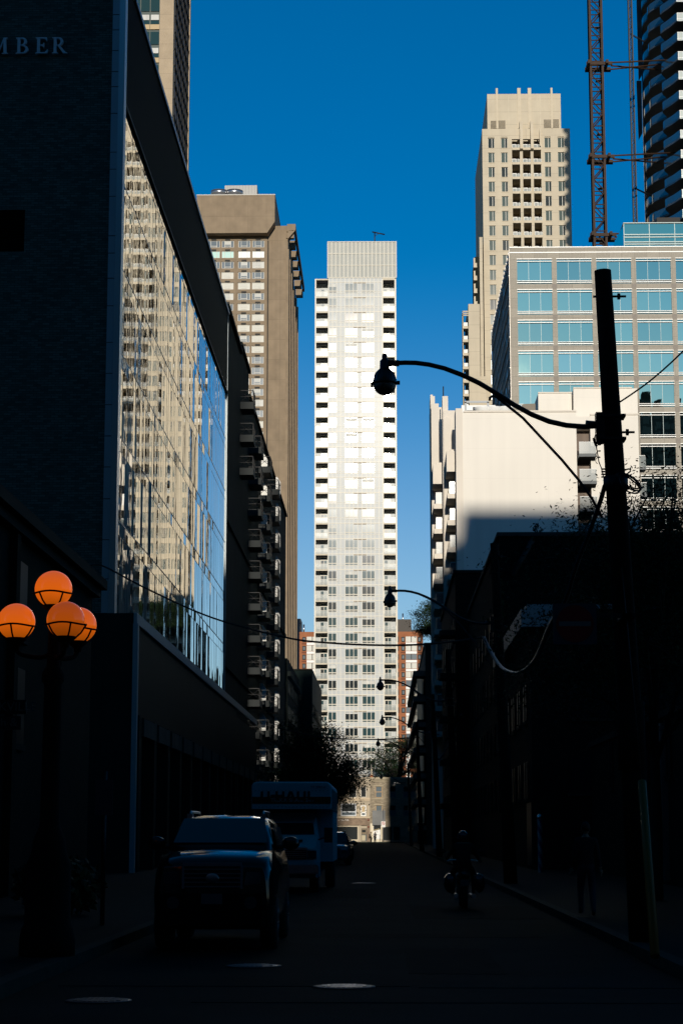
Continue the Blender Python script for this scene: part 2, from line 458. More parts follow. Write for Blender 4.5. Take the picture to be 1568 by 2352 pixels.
# glass
fl = [WX(u, v, AX).z for u, v in ((275, 399), (270, 592), (266.3, 787), (262.6, 982), (257, 1176))]
rows = [zbase] + sorted(fl) + [zglass]
yy = [YB + .65]
while yy[-1] < YE - 1.0: yy.append(yy[-1] + random.choice((.55, .7, .8, 1.1)))
yy[-1] = YE - .13
b = MB(); mu = MB()
rr = random.Random(5)
for k in range(len(rows) - 1):
    z0, z1 = rows[k], rows[k + 1]; sp = min(.62, (z1 - z0) * .25)
    for (a0, a1) in ((z0, z1 - sp), (z1 - sp, z1)):
        for j in range(len(yy) - 1):
            y0, y1 = yy[j], yy[j + 1]
            t = [rr.gauss(0, .0032) * (y1 - y0) for _ in range(2)] + [rr.gauss(0, .0005) * (a1 - a0)]
            q = lambda y, z, dx: (AX + dx, y, z)
            b.face([q(y0, a0, t[0]), q(y1, a0, t[1]), q(y1, a1, t[1] + t[2]), q(y0, a1, t[0] + t[2])])
    for z, h in ((z1 - sp, .014), (z1, .035)):
        mu.box(AX - .05, AX + .006, yy[0], yy[-1], z - h, z + h)
for j, y in enumerate(yy):
    mu.box(AX - .06, AX + .004, y - .014, y + .014, rows[0], rows[-1])
b.build('glass_wall', M['mirror'], root); mu.build('mullions', M['mullion'], root)
b = MB(); y = YB + .62
while y < YE:
    b.box(AX - .5, AX - .02, y, y + .2, zglass, zroof); b.box(AX - .5, AX + .06, y + .2, y + .3, zglass, zroof); y += .3
b.build('roof_screen', M['corrugated'], root)
b = MB(); b.box(AX - .6, AX + .16, YB + .6, YE + .1, zroof, zroof + .22); b.build('roof_edge', M['flashing'], root)
b = MB(); b.box(AX - .1, AX + .10, YB + .6, YE, zglass - .1, zglass + .06); b.build('screen_ledge', M['corrugated'], root)
# podium in front of the glass
PX = -9.8; YP = WX(315, 1407, PX).y; YQ = WX(590, 1660, PX).y; zp = ZV(1408, YP, 315)
YM = WX(546, 1620, PX).y; zl = ZV(1690, 80, 350)
b = MB()
b.box(-60, PX - .12, YP, YP + .6, 0, zp); b.box(AX - 1.5, PX - .1, YP + .6, YM, zl + .8, zp)
b.box(AX - 1.5, PX - .1, YM + .6, YQ, zl + .8, zp - .9); b.box(-30, AX - 1.6, YP + .6, YQ - .1, 0, zp - .05)
b.box(AX - 1.5, PX - .1, YM, YM + .6, 0, zp - .2)
b.build('podium', M['podium'], root)
b = MB(); b.box(PX - .12, PX + .02, YP - .06, YQ, zp - .42, zp); b.box(PX - .14, PX + .06, YP - .06, YP + .32, 0, zp - .42); b.build('podium_trim', M['bluish_panel'], root)
y = YP + 2.2
while y < YQ - 1:
    b = MB(); b.box(PX - .9, PX - .05, y - .45, y + .45, 0, zl + .8); b.build('column', M['podium'], root)
    b = MB(); b.box(PX - .6, PX + .04, y + .5, min(y + 4.9, YQ), zl, zl + .72); b.build('stone_lintel', M['lintel'], root)
    b = MB(); b.box(AX - 1.4, AX - 1.3, y + .5, y + 4.9, .2, zl); b.build('shop_window', M['dark_glass'], root)
    y += 5.4

def outline_mesh(name, splines, fn, m, parent, depth):
    cu = bpy.data.curves.new(name, 'CURVE'); cu.dimensions = '2D'; cu.fill_mode = 'BOTH'; cu.extrude = depth / 2
    for sp in splines:
        s = cu.splines.new('POLY'); s.points.add(len(sp) - 1); s.use_cyclic_u = True
        for p, (a, c) in zip(s.points, sp): p.co = (a, c, 0, 1)
    ob = bpy.data.objects.new(name, cu); col.objects.link(ob)
    dg = bpy.context.evaluated_depsgraph_get()
    me = bpy.data.meshes.new_from_object(ob.evaluated_get(dg))
    col.objects.unlink(ob); bpy.data.objects.remove(ob)
    base = BASE[parent]
    for v in me.vertices: v.co = Vector(fn(v.co.x, v.co.y, v.co.z)) - base
    me.materials.clear(); me.materials.append(m)
    o = bpy.data.objects.new(name, me); col.objects.link(o); o.parent = parent; BASE[o] = base
    return o
def text_mesh(name, txt, size, fn, m, parent, depth=.01, align='CENTER'):
    cu = bpy.data.curves.new(name, 'FONT'); cu.body = txt; cu.size = size; cu.extrude = depth / 2
    cu.align_x = align; cu.align_y = 'CENTER'
    ob = bpy.data.objects.new(name, cu); col.objects.link(ob)
    dg = bpy.context.evaluated_depsgraph_get()
    me = bpy.data.meshes.new_from_object(ob.evaluated_get(dg))
    col.objects.unlink(ob); bpy.data.objects.remove(ob)
    base = BASE[parent]
    for v in me.vertices: v.co = Vector(fn(v.co.x, v.co.y, v.co.z)) - base
    me.materials.clear(); me.materials.append(m)
    o = bpy.data.objects.new(name, me); col.objects.link(o); o.parent = parent; BASE[o] = base
    return o
def arc(cx, cy, rx, ry, a0, a1, n=10):
    return [(cx + rx * math.cos(R(a0 + (a1 - a0) * i / n)), cy + ry * math.sin(R(a0 + (a1 - a0) * i / n))) for i in range(n + 1)]
GL = {
 'M': (1.14, [[(0,0),(0,.04),(.1,.07),(.14,.93),(.04,.96),(.04,1),(.3,1),(.58,.3),(.84,1),(1.1,1),(1.1,.96),(1.0,.93),(1.04,.07),(1.14,.04),(1.14,0),(.74,0),(.74,.04),(.86,.07),(.83,.75),(.55,0),(.5,0),(.22,.74),(.2,.07),(.3,.04),(.3,0)]]),
 'B': (.80, [[(0,0),(0,.04),(.1,.07),(.1,.93),(0,.96),(0,1),(.40,1)] + arc(.40,.76,.29,.24,90,-62) + arc(.43,.27,.36,.27,62,-90),
             [(.28,.92),(.38,.92)] + arc(.37,.745,.14,.175,90,-90) + [(.28,.57)],
             [(.28,.49),(.40,.49)] + arc(.40,.28,.20,.21,90,-90) + [(.28,.07)]]),
 'E': (.80, [[(0,0),(0,.04),(.1,.07),(.1,.93),(0,.96),(0,1),(.70,1),(.72,.78),(.68,.78),(.58,.92),(.28,.93),(.28,.55),(.45,.56),(.50,.66),(.54,.66),(.54,.36),(.50,.36),(.45,.47),(.28,.48),(.28,.07),(.60,.08),(.74,.25),(.78,.25),(.75,0)]]),
 'R': (.95, [[(0,0),(0,.04),(.1,.07),(.1,.93),(0,.96),(0,1),(.40,1)] + arc(.40,.735,.30,.265,90,-70) + [(.86,.07),(.96,.04),(.96,0),(.70,0),(.36,.47),(.28,.47),(.28,.07),(.38,.04),(.38,0)],
             [(.28,.92),(.38,.92)] + arc(.37,.73,.15,.19,90,-90) + [(.28,.54)]]),
}
zt, zb_ = ZV(90, YB, 80), ZV(126.8, YB, 80); hh = zt - zb_
for ch, u0 in (('M', -20), ('B', 39), ('E', 84), ('R', 122)):
    x0 = XU(u0, 108, YB)
    outline_mesh('sign_letter', GL[ch][1], lambda a, c, d, x0=x0: (x0 + a * hh * .94, YB - .14 - d, zb_ + c * hh), M['sign_metal'], root, .12)

# ------------------------------------------------------------------ low shop row near left
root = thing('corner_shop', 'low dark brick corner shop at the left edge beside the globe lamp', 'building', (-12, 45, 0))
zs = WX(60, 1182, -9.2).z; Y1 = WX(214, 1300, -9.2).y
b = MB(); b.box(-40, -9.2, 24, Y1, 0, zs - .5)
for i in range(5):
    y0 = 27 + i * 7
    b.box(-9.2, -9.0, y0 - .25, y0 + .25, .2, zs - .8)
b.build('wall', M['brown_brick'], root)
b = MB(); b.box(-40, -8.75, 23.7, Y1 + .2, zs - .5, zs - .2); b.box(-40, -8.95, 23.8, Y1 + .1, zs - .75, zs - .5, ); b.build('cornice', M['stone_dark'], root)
for i in range(6):
    for z0 in (3.9, 6.6):
        y0 = 28 + i * 5.2
        b = MB(); b.box(-9.26, -9.14, y0, y0 + 1.2, z0, z0 + 1.9, 0); b.box(-9.2, -9.1, y0 - .1, y0 + 1.3, z0 - .15, z0, 1); b.build('window', [M['dark_glass'], M['stone_dark']], root)
b = MB(); b.box(-9.2, -8.0, 30, 36, 2.9, 3.1); b.build('awning', M['podium'], root)
faded_ink = mat('faded_ink', (.10, .12, .12), .8)
pa = W(-30, 1609, 40); pb = W(62, 1609, 40)
b = MB(); b.box(pa.x, pb.x, 39.96, 40.04, ZV(1640, 40, 30), ZV(1608, 40, 30)); sgn = b.build('street_banner', M['podium'], root)
text_mesh('lettering', 'ORKVILLE', .26, lambda a, c, d: ((pa.x + pb.x) / 2 + a + .05, 39.95 - d, ZV(1624, 40, 30) + c), faded_ink, sgn, .01)
b = MB(); b.box(pa.x, W(62, 1609, 40).x - .1, 39.97, 40.05, ZV(1676, 40, 30), ZV(1645, 40, 30)); sgn = b.build('shop_sign', M['black'], root)
text_mesh('lettering', 'ch &', .25, lambda a, c, d: (W(16, 1660, 40).x + a, 39.95 - d, ZV(1660, 40, 30) + c), faded_ink, sgn, .01)

# ------------------------------------------------------------------ tan tower behind it
Yt = 172.0; xe = XU(396, 250, Yt); Yt2 = WX(432.5, 250, xe).y
root = thing('tan_tower', 'sunlit tan apartment tower rising behind the brick building at top left', 'building', (xe - 10, Yt + 6, 0))
zT = 92.0; zf0 = ZV((100 / 1.723) / 1.7417, Yt, 350); fh = (ZV(100 / 1.723 / 1.7417, Yt, 350) - ZV(329 / 1.723 / 1.7417, Yt, 350))
xw1 = XU(365.5, 150, Yt)
b = MB(); b.box(xw1, xe, Yt, Yt + 1, 0, zT); b.box(xe - 30, xe - .15, Yt + .8, Yt2, 0, zT); b.build('wall', M['tan'], root)
protos = {}
wm = MB()
ww = XU(365.5, 150, Yt) - XU(321, 150, Yt)
wm.box(-ww, 0, .15, .25, -fh, 0, 0)
for k in range(2):
    x0 = -ww + k * ww / 2
    wm.box(x0 + .05, x0 + ww / 2 - .05, .05, .12, -.52 * fh + .25, -.20, 1 + 0)
    wm.box(x0 + .08, x0 + ww / 2 - .08, .04, .11, -fh + .95, -.55 * fh, 2)
    wm.box(x0 + .08, x0 + ww / 2 - .08, .04, .11, -fh + .55, -fh + .9, 3)
    wm.box(x0 + .02, x0 + ww / 2 - .02, 0.0, .1, -fh + .02, -fh + .5, 4)
def tanwin(cm):
    return (wm, [M['green_frame'], M['green_glass'], cm, M['green_glass'], M['tan_panel']])
spots = []
rr = random.Random(3)
for k in range(-3, 22):
    for j in range(3):
        spots.append((xw1 - j * (ww + .0), Yt, zf0 - k * fh + fh * .55, rr.choice((0, 0, 1, 2)) if k > 0 else 0))
scatter('window', [tanwin(M['curtain']), tanwin(M['grey_curtain']), tanwin(M['dark_glass'])], spots, root, key=lambda s: -s[2])
b = MB(); b.box(xe - .3, xe - .02, Yt + 1.02, Yt2 - .4, 0, zT - .2, 0)
k = 0; z = 30
side_mu = MB()
while z < zT:
    side_mu.box(xe - .1, xe + .07, Yt + 1, Yt2 - .35, z - .09, z + .09); z += fh / 2
y = Yt + 1.3
while y < Yt2 - .5: side_mu.box(xe - .1, xe + .05, y - .06, y + .06, 0, zT - .2); y += 1.45
b.build('side_glass', mirror_glass('tan_side', (.35, .42, .5), .04, .9, .002), root)
side_mu.build('side_mullions', M['grille'], root)
b = MB(); b.box(xe - .6, xe + .12, Yt2 - .35, Yt2 + .2, 0, zT); b.build('corner_pier', M['tan'], root)

# ------------------------------------------------------------------ balcony apartment house (left, stepping back)
root = thing('balcony_house', 'shaded stone apartment house with stacked balconies beyond the mirror glass', 'building', (-14, 190, 0))
BX = -12.45
zb1 = WX(520, 706, BX).z; zb2 = WX(553, 795, BX).z
YA = WX(521, 706, BX).y; YB2 = WX(552, 795, BX).y
b = MB(); b.box(-17.4, BX, YA, YB2, 0, zb1); b.box(-17.4, BX, YB2, 250, 0, zb2 - 2.2)
b.box(-17.4, BX + .0, YB2, YB2 + 11, zb2 - 2.2, zb2)
b.box(-17.6, BX + .25, YA - .2, YB2 + .1, zb1, zb1 + .35)
b.box(-17.6, BX + .2, YB2 + .12, YB2 + 11.2, zb2, zb2 + .3); b.box(-17.6, BX + .2, YB2 + 11.2, 250, zb2 - 2.2, zb2 - 1.9)
for zz_ in (14.6, 26.2): b.box(-17.5, BX + .18, YA - .12, 249, zz_, zz_ + .45)
b.build('wall', M['stone_dark'], root)
parapet = mat('parapet', (.022, .026, .026), .8)  # kept dark so the colour carries the shade on the balcony fronts
white_side = mat('white_side', (.8, .79, .74), .7)
FH = 2.95
def balcony_set(x_out, y0, depth, z, extra, inner=False):
    s = MB(); s.box(BX - .02, x_out, y0, y0 + depth, z, z + .62); o = s.build('balcony', parapet, root)
    r_ = MB(); 
    for q in range(5):
        yq = y0 + .05 + q * (depth - .1) / 4; r_.box(x_out - .06, x_out - .02, yq - .02, yq + .02, z + .62, z + 1.65)
    r_.box(x_out - .07, x_out - .01, y0 + .02, y0 + depth - .02, z + 1.62, z + 1.68); r_.box(x_out - .06, x_out - .02, y0 + .02, y0 + depth - .02, z + 1.1, z + 1.13)
    r_.box(BX, x_out - .02, y0 + .02, y0 + .06, z + 1.62, z + 1.68); r_.box(BX, x_out - .02, y0 + .02, y0 + .05, z + 1.1, z + 1.13)
    L_ = x_out - BX
    r_.tube([(BX + .05, y0 + .04, z + .66), (x_out - .06, y0 + .04, z + 1.6)], .02, 4); r_.tube([(BX + .05, y0 + .04, z + 1.6), (x_out - .06, y0 + .04, z + .66)], .02, 4)
    r_.build('railing', M['cable'], o)
    if extra:
        d = MB(); d.prism([(BX + .05, z + .6), (BX + .68, z + .6), (BX + .68, z + 2.0), (BX + .3, z + 2.6), (BX + .05, z + 2.6)] if inner else [(BX + .7, z + .6), (x_out + .02, z + .6), (x_out + .02, z + 2.0), (x_out - .35, z + 2.6), (BX + .7, z + 2.6)], lambda a, c, t: (a, y0 + depth - .12 + .1 * t, c))  # slanted corner puts the sun's shadow edge into the divider's shape
        d.build('divider', white_side, o)
        w_ = MB(); w_.box(x_out - .5, x_out + .012, y0 + .1, y0 + depth - .1, z + .05, z + .57); w_.build('fascia', M['podium'], o)
cols = [(589, 1508, -9, 3), (606, 1598, 0, 8), (626, 1540, 0, 9), (644, 1492, -1, 8)]
XO = -11.25
tops = {0: 862, 1: 965, 2: 1010, 3: 1062}
for ci, (uu, _, a, nn) in enumerate(cols):
    Yc = WX(uu, tops[ci] + 62, XO).y - 3.4
    z = ZV(tops[ci] + 62, Yc, uu) - .62
    k = 0
    while z > 5 and k < (3 if ci == 0 else 12):
        balcony_set(XO, Yc - .2, 3.6 if ci else 2.6, z, ci > 1, ci == 2); z -= FH; k += 1
# ------------------------------------------------------------------ brown tower
Yw = 490.0
def zx2(x, y=1100): return XU((700 + x / 2.352) / 1.7417, (700 + y / 2.352) / 1.7417, Yw)
def zz2(y, x=600): return ZV((700 + y / 2.352) / 1.7417, Yw, (700 + x / 2.352) / 1.7417)
xl, xr = zx2(283, 900), zx2(868, 900); xcl, xcr = zx2(215, 400), zx2(945, 400); xs1 = zx2(1060, 1100)
root = thing('brown_tower', 'brown concrete apartment tower with overhanging top left of the white tower', 'building', ((xl + xr) / 2, Yw, 0))
ztop, zc1, zc2 = [ZV((700 + q / 2.352) / 1.7417, Yw - 3.2, 550) for q in (190, 440, 545)]
b = MB()
row0 = zz2(518); pitch = (zz2(518) - zz2(1523)) / 10.15
wx = [(312, 425), (437, 560), (590, 717), (727, 843)]
wxs = [(zx2(a, 560), zx2(c, 560)) for a, c in wx]
hw = zz2(520) - zz2(585)
holes = []; spots = []
rr = random.Random(8)
nfl = int((row0 - 6) / pitch)
for k in range(nfl):
    zt_ = row0 - k * pitch
    for (a, c) in wxs:
        holes.append((a, c, zt_ - hw, zt_))
for k in range(nfl):
    zt_ = row0 - k * pitch
    kind = 4 if k == 2 else None
    for j, (a, c) in enumerate(wxs):
        q = (4 if j < 2 else 5) if k == 2 else rr.choice((0, 0, 1, 1, 2, 3, 3))
        spots.append(((a + c) / 2, Yw + .3, zt_ - hw / 2, q))
b.holed(xl, xr, 0, zc2, holes, lambda u, z, d: (u, Yw + d, z), 0, .3)
b.box(xl, xr, Yw + .35, Yw + 38, 0, zc2)
# crown with chamfers
yf = Yw - 3.2
b.prism([(xcl, ztop), (xcr, ztop), (xcr, zc1), (xr + .1, zc2), (xl - .1, zc2), (xcl, zc1)], lambda a, c, t: (a, yf + t * 34, c))
b.build('wall', M['brown'], root)
ww = wxs[0][1] - wxs[0][0]
def bwin(fill, sash):
    w = MB(); w.box(-ww / 2, ww / 2, .02, .1, -hw / 2, hw / 2, 1)
    w.box(-ww / 2, ww / 2, -.1, .02, -hw / 2, -hw / 2 + .12, 0); w.box(-ww / 2, ww / 2, -.1, .02, hw / 2 - .12, hw / 2, 0)
    for x in (-ww / 2, -.28 * ww, .22 * ww, ww / 2 - .12): w.box(x, x + .12, -.08, .02, -hw / 2 + .12, hw / 2 - .12, 0)
    if sash: w.box(-.25 * ww, .22 * ww, -.09, .02, -hw / 2 + .35, -hw / 2 + .5, 0)
    if sash: w.box(-.25 * ww, .22 * ww, -.02, .03, -.06 * hw, hw / 2 - .1, 2)
    w.box(-.22 * ww, .2 * ww, -.37, -.29, -hw / 2 - .95, -hw / 2 - .5, 3)
    return (w, [M['win_frame'], fill, M['curtain'] if sash == 2 else fill, M['grille']])
scatter('window', [bwin(M['grey_glass'], 1), bwin(M['blind'], 1), bwin(M['curtain'], 1), bwin(M['grey_glass'], 2), bwin(M['teal_pane'], 0), bwin(M['pale_pane'], 0)],
        spots, root, key=lambda s: -s[2])
zsh = zz2(472, 1000)
b = MB(); b.box(xr + .02, xs1, Yw + .6, Yw + 30, 0, zsh); b.build('blank_pier', M['brown'], root)
b = MB()
for gx in (862, 872):
    x = zx2(gx, 1400); b.box(x - .12, x + .12, Yw + .5, Yw + .62, 0, zc2 - 1)
b.build('groove', M['grille'], root)
Yw2 = Yw + 58
b = MB()
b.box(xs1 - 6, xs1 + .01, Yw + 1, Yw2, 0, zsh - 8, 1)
for i in range(7):
    y = Yw + .2 + i * 9.4; zt_ = zsh - 6.4
    b.box(xs1 - .5, xs1 + .26, y, y + 1.1, 0, zt_)
    b.box(xs1 - .5, xs1 + 1.55, y, y + 1.6, zt_ + 3.0, zsh - 1.2)
b.build('side_fins', [M['brown_side'], mat('side_recess_shade', (.055, .04, .026), .9)], root)  # wall between the fins is a darkened brown, shade put into its colour
b = MB(); b.box(xs1 + 1.5, xs1 + 2.0, Yw - .9, Yw2, zsh - 1.6, zsh); b.box(xs1 - .2, xs1 + 1.5, Yw - .9, Yw + 1.5, zsh - 1.8, zsh); b.prism([(xs1, zsh - 1.8), (xs1 + 2.0, zsh - 1.6), (xs1, zsh - 4.0)], lambda a, c, t: (a, Yw - .9 + .9 * t, c)); b.build('side_hood', M['brown'], root)
pa = zx2(456, 150), zx2(762, 150)
b = MB(); b.box(pa[0], pa[1], Yw + 4, Yw + 20, ztop - 1, ZV((700 + 98 / 2.352) / 1.7417, Yw + 4, 550)); b.build('penthouse', M['conc_grey'] if False else mat('pale_metal', (.42, .41, .38), .6, joints=(.8, 60, .06, 0)), root)
for xx in (418, 560):
    x = zx2(xx, 180); b = MB(); b.lathe([(1.9, ztop), (1.9, ztop + 1.0), (2.3, ztop + 1.2), (2.3, ZV((700 + 156 / 2.352) / 1.7417, yf + 3.5, 500)), (2.1, ZV((700 + 155 / 2.352) / 1.7417, yf + 3.5, 500)), (0, ztop + 1.3)], (x, yf + 3.5, 0), 24); b.build('roof_fan', M['steel'], root)
b = MB(); b.box(xcl - .1, xcr + .1, yf - .08, yf + 34.1, ztop, ztop + .22); b.build('coping', mat('coping', (.55, .53, .48), .6), root)

# ------------------------------------------------------------------ white tower at the end of the street
Yq = 372.0
def zx4(x, y=900): return XU((1200 + x / 2.851) / 1.7417, (2300 + y / 2.851) / 1.7417, Yq)
def zz4(y): return ZV((2300 + y / 2.851) / 1.7417, Yq, 817)
x0, x1 = zx4(160), zx4(1113)
bx = ((x0 + x1) / 2, Yq, 0)
root = thing('white_tower', 'slender white apartment tower closing the street, glass balconies on both edges', 'building', bx)
zA = zz4(115); zB = zz4(1910); P = (zA - zB) / 10
ztopv = 555.6; zTop = ZV(555.6, Yq, 830); zBal = ZV(641, Yq, 740); zCap = ZV((850 + 722 / 2.768) / 1.7417, Yq, 817)
k_up = round((ZV(646.7, Yq, 740) - zA) / P)
slabs = [zA + P * k for k in range(k_up, -int(zA / P) - 1, -1) if zA + P * k > 2]
xm0, xm1 = zx4(318), zx4(958)
mods = [zx4(x) for x in (320, 367, 414, 461, 513, 563, 610, 658, 708, 760, 808, 853, 905, 952)]
b = MB(); 
b.box(xm0, xm1, Yq, Yq + 12, 0, zCap); b.box(x0, x1, Yq + 1.95, Yq + 12, 0, zBal - .4)
b.build('wall', M['white_panel'], root)
b = MB()
for (a, c) in ((x0, zx4(176)), (xm0 - .02, zx4(325)), (zx4(946), xm1 + .02), (zx4(1094), x1)): b.box(a, c, Yq - .07, Yq + 1.7, 0, zBal if c < 0 or a > xm1 - .3 else zCap)
b.build('edge_piers', M['white_fin'], root)
b = MB()
for x in mods[1:-1]: b.box(x - .045, x + .045, Yq - .07, Yq + .01, 0, zCap)
for z in slabs:
    for dz, h in ((0, .07), (-.60 * P - .1, .03), (-.74 * P, .03)):
        b.box(mods[0], mods[-1], Yq - .055, Yq + .01, z + dz - h, z + dz + h)
b.build('mullions', M['white_fin'], root)
b = MB()
for z in slabs:
    b.box(mods[6], mods[9], Yq - .04, Yq + .01, z - .26, z - .08)
b.build('vent_strips', mat('vent_strip', (.36, .31, .24), .8), root)
def towin(mi0, mi1, gm, gm2, blind=0):
    w = MB(); xa = mods[mi0]; wid = mods[mi1] - xa
    zt_, zb2_ = -20 / 179.6 * P, -127 / 179.6 * P; zm = -.595 * P
    w.box(.06, wid - .06, -.02, .02, zm + .05, zt_, 0); w.box(.06, wid - .06, -.022, .018, zb2_, zm - .05, 1)
    for i in range(mi0, mi1 + 1):
        x = mods[i] - xa
        if 0 < i - mi0 < mi1 - mi0: w.box(x - .05, x + .05, -.08, .02, zb2_, zt_, 2)
    w.box(0.05, wid - .05, -.085, .02, zm - .05, zm + .05, 2)
    if mi1 - mi0 == 3:
        xa2 = mods[mi0 + 1] - xa; xb2 = mods[mi0 + 2] - xa
        w.box(xa2 + .05, xb2 - .05, -.05, .02, zb2_ - .02, zm - .42, 2)
    if blind: w.box(.08, wid - .08, -.026, .0, zm + (zt_ - zm) * blind, zt_ - .03, 3)
    return (w, [gm, gm2, M['white_fin'], M['curtain']])
G1, G2 = M['tower_glass'], M['tower_glass_dark']
protos = []
for (a, c) in ((0, 2), (4, 7), (8, 11)):
    protos += [towin(a, c, G1, G1), towin(a, c, G2, G2), towin(a, c, G1, G2), towin(a, c, G1, G2, .55), towin(a, c, G2, G1, .8)]
spots = []; rr = random.Random(21)
for i, z in enumerate(slabs):
    for j, mi in enumerate((0, 4, 8)):
        p_dark = .08 if i < 18 else .4
        spots.append((mods[mi], Yq, z, j * 5 + (1 if rr.random() < p_dark else rr.choice((0, 0, 0, 2, 2, 3, 4)))))
scatter('window', protos, spots, root, key=lambda s: -s[2], limit=100)
# balconies on both edges
bl = (zx4(176), zx4(312)); brr = (zx4(960), zx4(1094))
def balc(xa, xb):
    s = MB(); s.box(xa, xb, Yq - .12, Yq + 1.58, -.24, 0, 0); s.box(xa, xb, Yq - .14, Yq - .121, -.26, .03, 0)
    s.box(xa + .02, xb - .02, Yq - .10, Yq + 1.5, -.262, -.242, 1)
    s.box(xa, xb, Yq + .25, Yq + .5, -.50, -.262, 1)  # black strip below the slab thickens the band of shade
    r_ = MB(); r_.box(xa + .03, xb - .03, Yq - .10, Yq - .075, .06, 1.08, 0); r_.box(xa, xb, Yq - .115, Yq - .06, 1.08, 1.13, 1)
    n = 3
    for i in range(n + 1):
        x = xa + .03 + (xb - xa - .06) * i / n; r_.box(x - .02, x + .02, Yq - .115, Yq - .07, 0, 1.08, 1)
    d = MB(); m_ = xa + .38 * (xb - xa) if xa < -4 else xa + .06
    d.box(m_, m_ + .58 * (xb - xa), Yq + 1.90, Yq + 1.95, .05, P - .3, 0)
    for q in (0, 1): d.box(m_ + .10 + q * .62, m_ + .64 + q * .62, Yq + 1.87, Yq + 1.91, .2, P - 1.0, 1 + q)
    d.box(m_ + .1, m_ + 1.2, Yq + 1.87, Yq + 1.91, P - .85, P - .5, 2)
    lo = lambda mb: mb
    return s, r_, d
sl = []; 
zfl = [z for z in slabs]
def shift(mb, dx, dy, dz=0):
    o = MB(); o.v = [(x - dx, y - dy, z - dz) for x, y, z in mb.v]; o.f = mb.f; o.m = mb.m; o.s = mb.s; return o
for (xa, xb) in (bl, brr):
    s, r_, d = balc(xa, xb)
    s, r_, d = [shift(q, xa, Yq) for q in (s, r_, d)]
    spots = [(xa, Yq, z - P + .0, 0) for z in zfl]
    dg_ = [(d, [M['white_panel'], M['tower_glass'], M['rail_glass']]), (d, [M['white_fin'], M['tower_glass_dark'], M['tower_glass']])]
    rr = random.Random(int(xa * 10))
    spots = [(a, y, z, rr.choice((0, 1))) for a, y, z, _ in spots]
    bp = (s, [M['slab'], M['soffit_shade']]); rp = (r_, [M['rail_glass'], M['white_fin']])
    scatter('balcony', [bp, bp], spots, root, key=lambda q: -q[2], limit=50, subs={'railing': [rp, rp], 'balcony_door': dg_})
    b = MB(); b.box(xa - .05, xb + .05, Yq - .12, Yq + 1.7, zBal - .28, zBal if xa < -4 else zCap); b.box(xa, xb, Yq - .08, Yq + .3, zBal - .9, zBal - .28, 1)
    b.build('balcony_roof', [M['slab'], M['soffit_shade']], root)
b = MB(); xc0, xc1 = XU((1200 + 305 / 2.768) / 1.7417, 600, Yq), XU((1200 + 1064 / 2.768) / 1.7417, 600, Yq)
b.box(xc0, xc1, Yq - .02, Yq + 10, zCap, zTop); b.build('crown', M['tower_cap'], root)
b = MB(); nb = 17
for i in range(nb + 1):
    x = xc0 + (xc1 - xc0) * i / nb; b.box(x - .06, x + .06, Yq - .14, Yq - .01, zCap, zTop)
for z in (zCap, zCap + (zTop - zCap) * .34, zCap + (zTop - zCap) * .67, zTop): b.box(xc0 - .05, xc1 + .05, Yq - .16, Yq - .0, z - .06, z + .06)
b.build('crown_fins', M['white_fin'], root)
dx = XU((1200 + 826 / 2.768) / 1.7417, 540, Yq); zd = ZV((850 + 180 / 2.768) / 1.7417, Yq, 858)
b = MB(); b.tube([(dx, Yq + 2, zTop), (dx, Yq + 2, zd)], .12, 6); b.tube([(dx - .5, Yq + 2, zd), (dx + 2.0, Yq + 2, zd - .55)], .13, 6); b.tube([(dx, Yq + 2, zd - .9), (dx + .9, Yq + 2, zd - .3)], .05, 5)
b.build('roof_hoist', M['iron'], root)
b = MB()
for uu in (333, 512, 788):
    x = XU((1200 + uu / 2.768) / 1.7417, 550, Yq); b.tube([(x, Yq + 2, zTop), (x, Yq + 2, zTop + .4)], .12, 6)
b.build('roof_vents', M['iron'], root)
root.rotation_euler.z = R(.73)
WHITE_ROOT = root

# ------------------------------------------------------------------ red brick block behind
Yr = 600.0
root = thing('red_brick_block', 'red brick apartment block half hidden behind the slender white tower', 'building', (XU(830, 1600, Yr), Yr, 0))
xa, xb = XU(687, 1500, Yr), XU(972, 1600, Yr); zt_ = ZV(1451, Yr, 830)
b = MB(); b.box(xa, xb, Yr, Yr + 20, 0, zt_); b.build('wall', M['red_brick'], root)
b = MB(); b.box(XU(913, 1440, Yr), XU(944.5, 1440, Yr), Yr + 3, Yr + 10, zt_, ZV(1420, Yr, 930)); b.box(XU(945, 1440, Yr), XU(968, 1440, Yr), Yr + 5, Yr + 10, zt_, ZV(1443, Yr, 955))
b.build('penthouse', mat('dark_pent', (.09, .08, .07), .8), root)
b = MB(); b.tube([(XU(925, 1410, Yr), Yr + 5, zt_ + 3), (XU(925, 1410, Yr), Yr + 5, ZV(1405, Yr, 925))], .25, 5)
b.build('roof_pipe', M['steel'], root); b = MB(); b.tube([(XU(687 + 9, 1410, Yr), Yr + 5, zt_), (XU(696, 1440, Yr), Yr + 5, ZV(1430, Yr, 925))], .3, 5)
b.build('roof_pipe', M['steel'], root)
ph = (ZV((2300 + 703 / 2.851) / 1.7417, Yr, 930) - ZV((2300 + 1713 / 2.851) / 1.7417, Yr, 930)) / 10
def zx6(x): return XU((1200 + x / 2.851) / 1.7417, 1560, Yr)
wa, wb = zx6(1205), zx6(1332); wd = wb - wa; hh_ = ph * .62
w = MB(); w.box(0, wd, -.1, .1, -hh_, 0, 0); w.box(wd * .47, wd * .53, -.15, .1, -hh_, 0, 1); w.box(0, wd, -.25, .1, -hh_ - .9, -hh_ - .15, 2)
for x in (-1.35, wd + .25): w.box(x, x + 1.1, -.1, .1, -hh_, -.1, 1); w.box(x + .25, x + .85, -.16, .1, -hh_ + .3, -.4, 3)
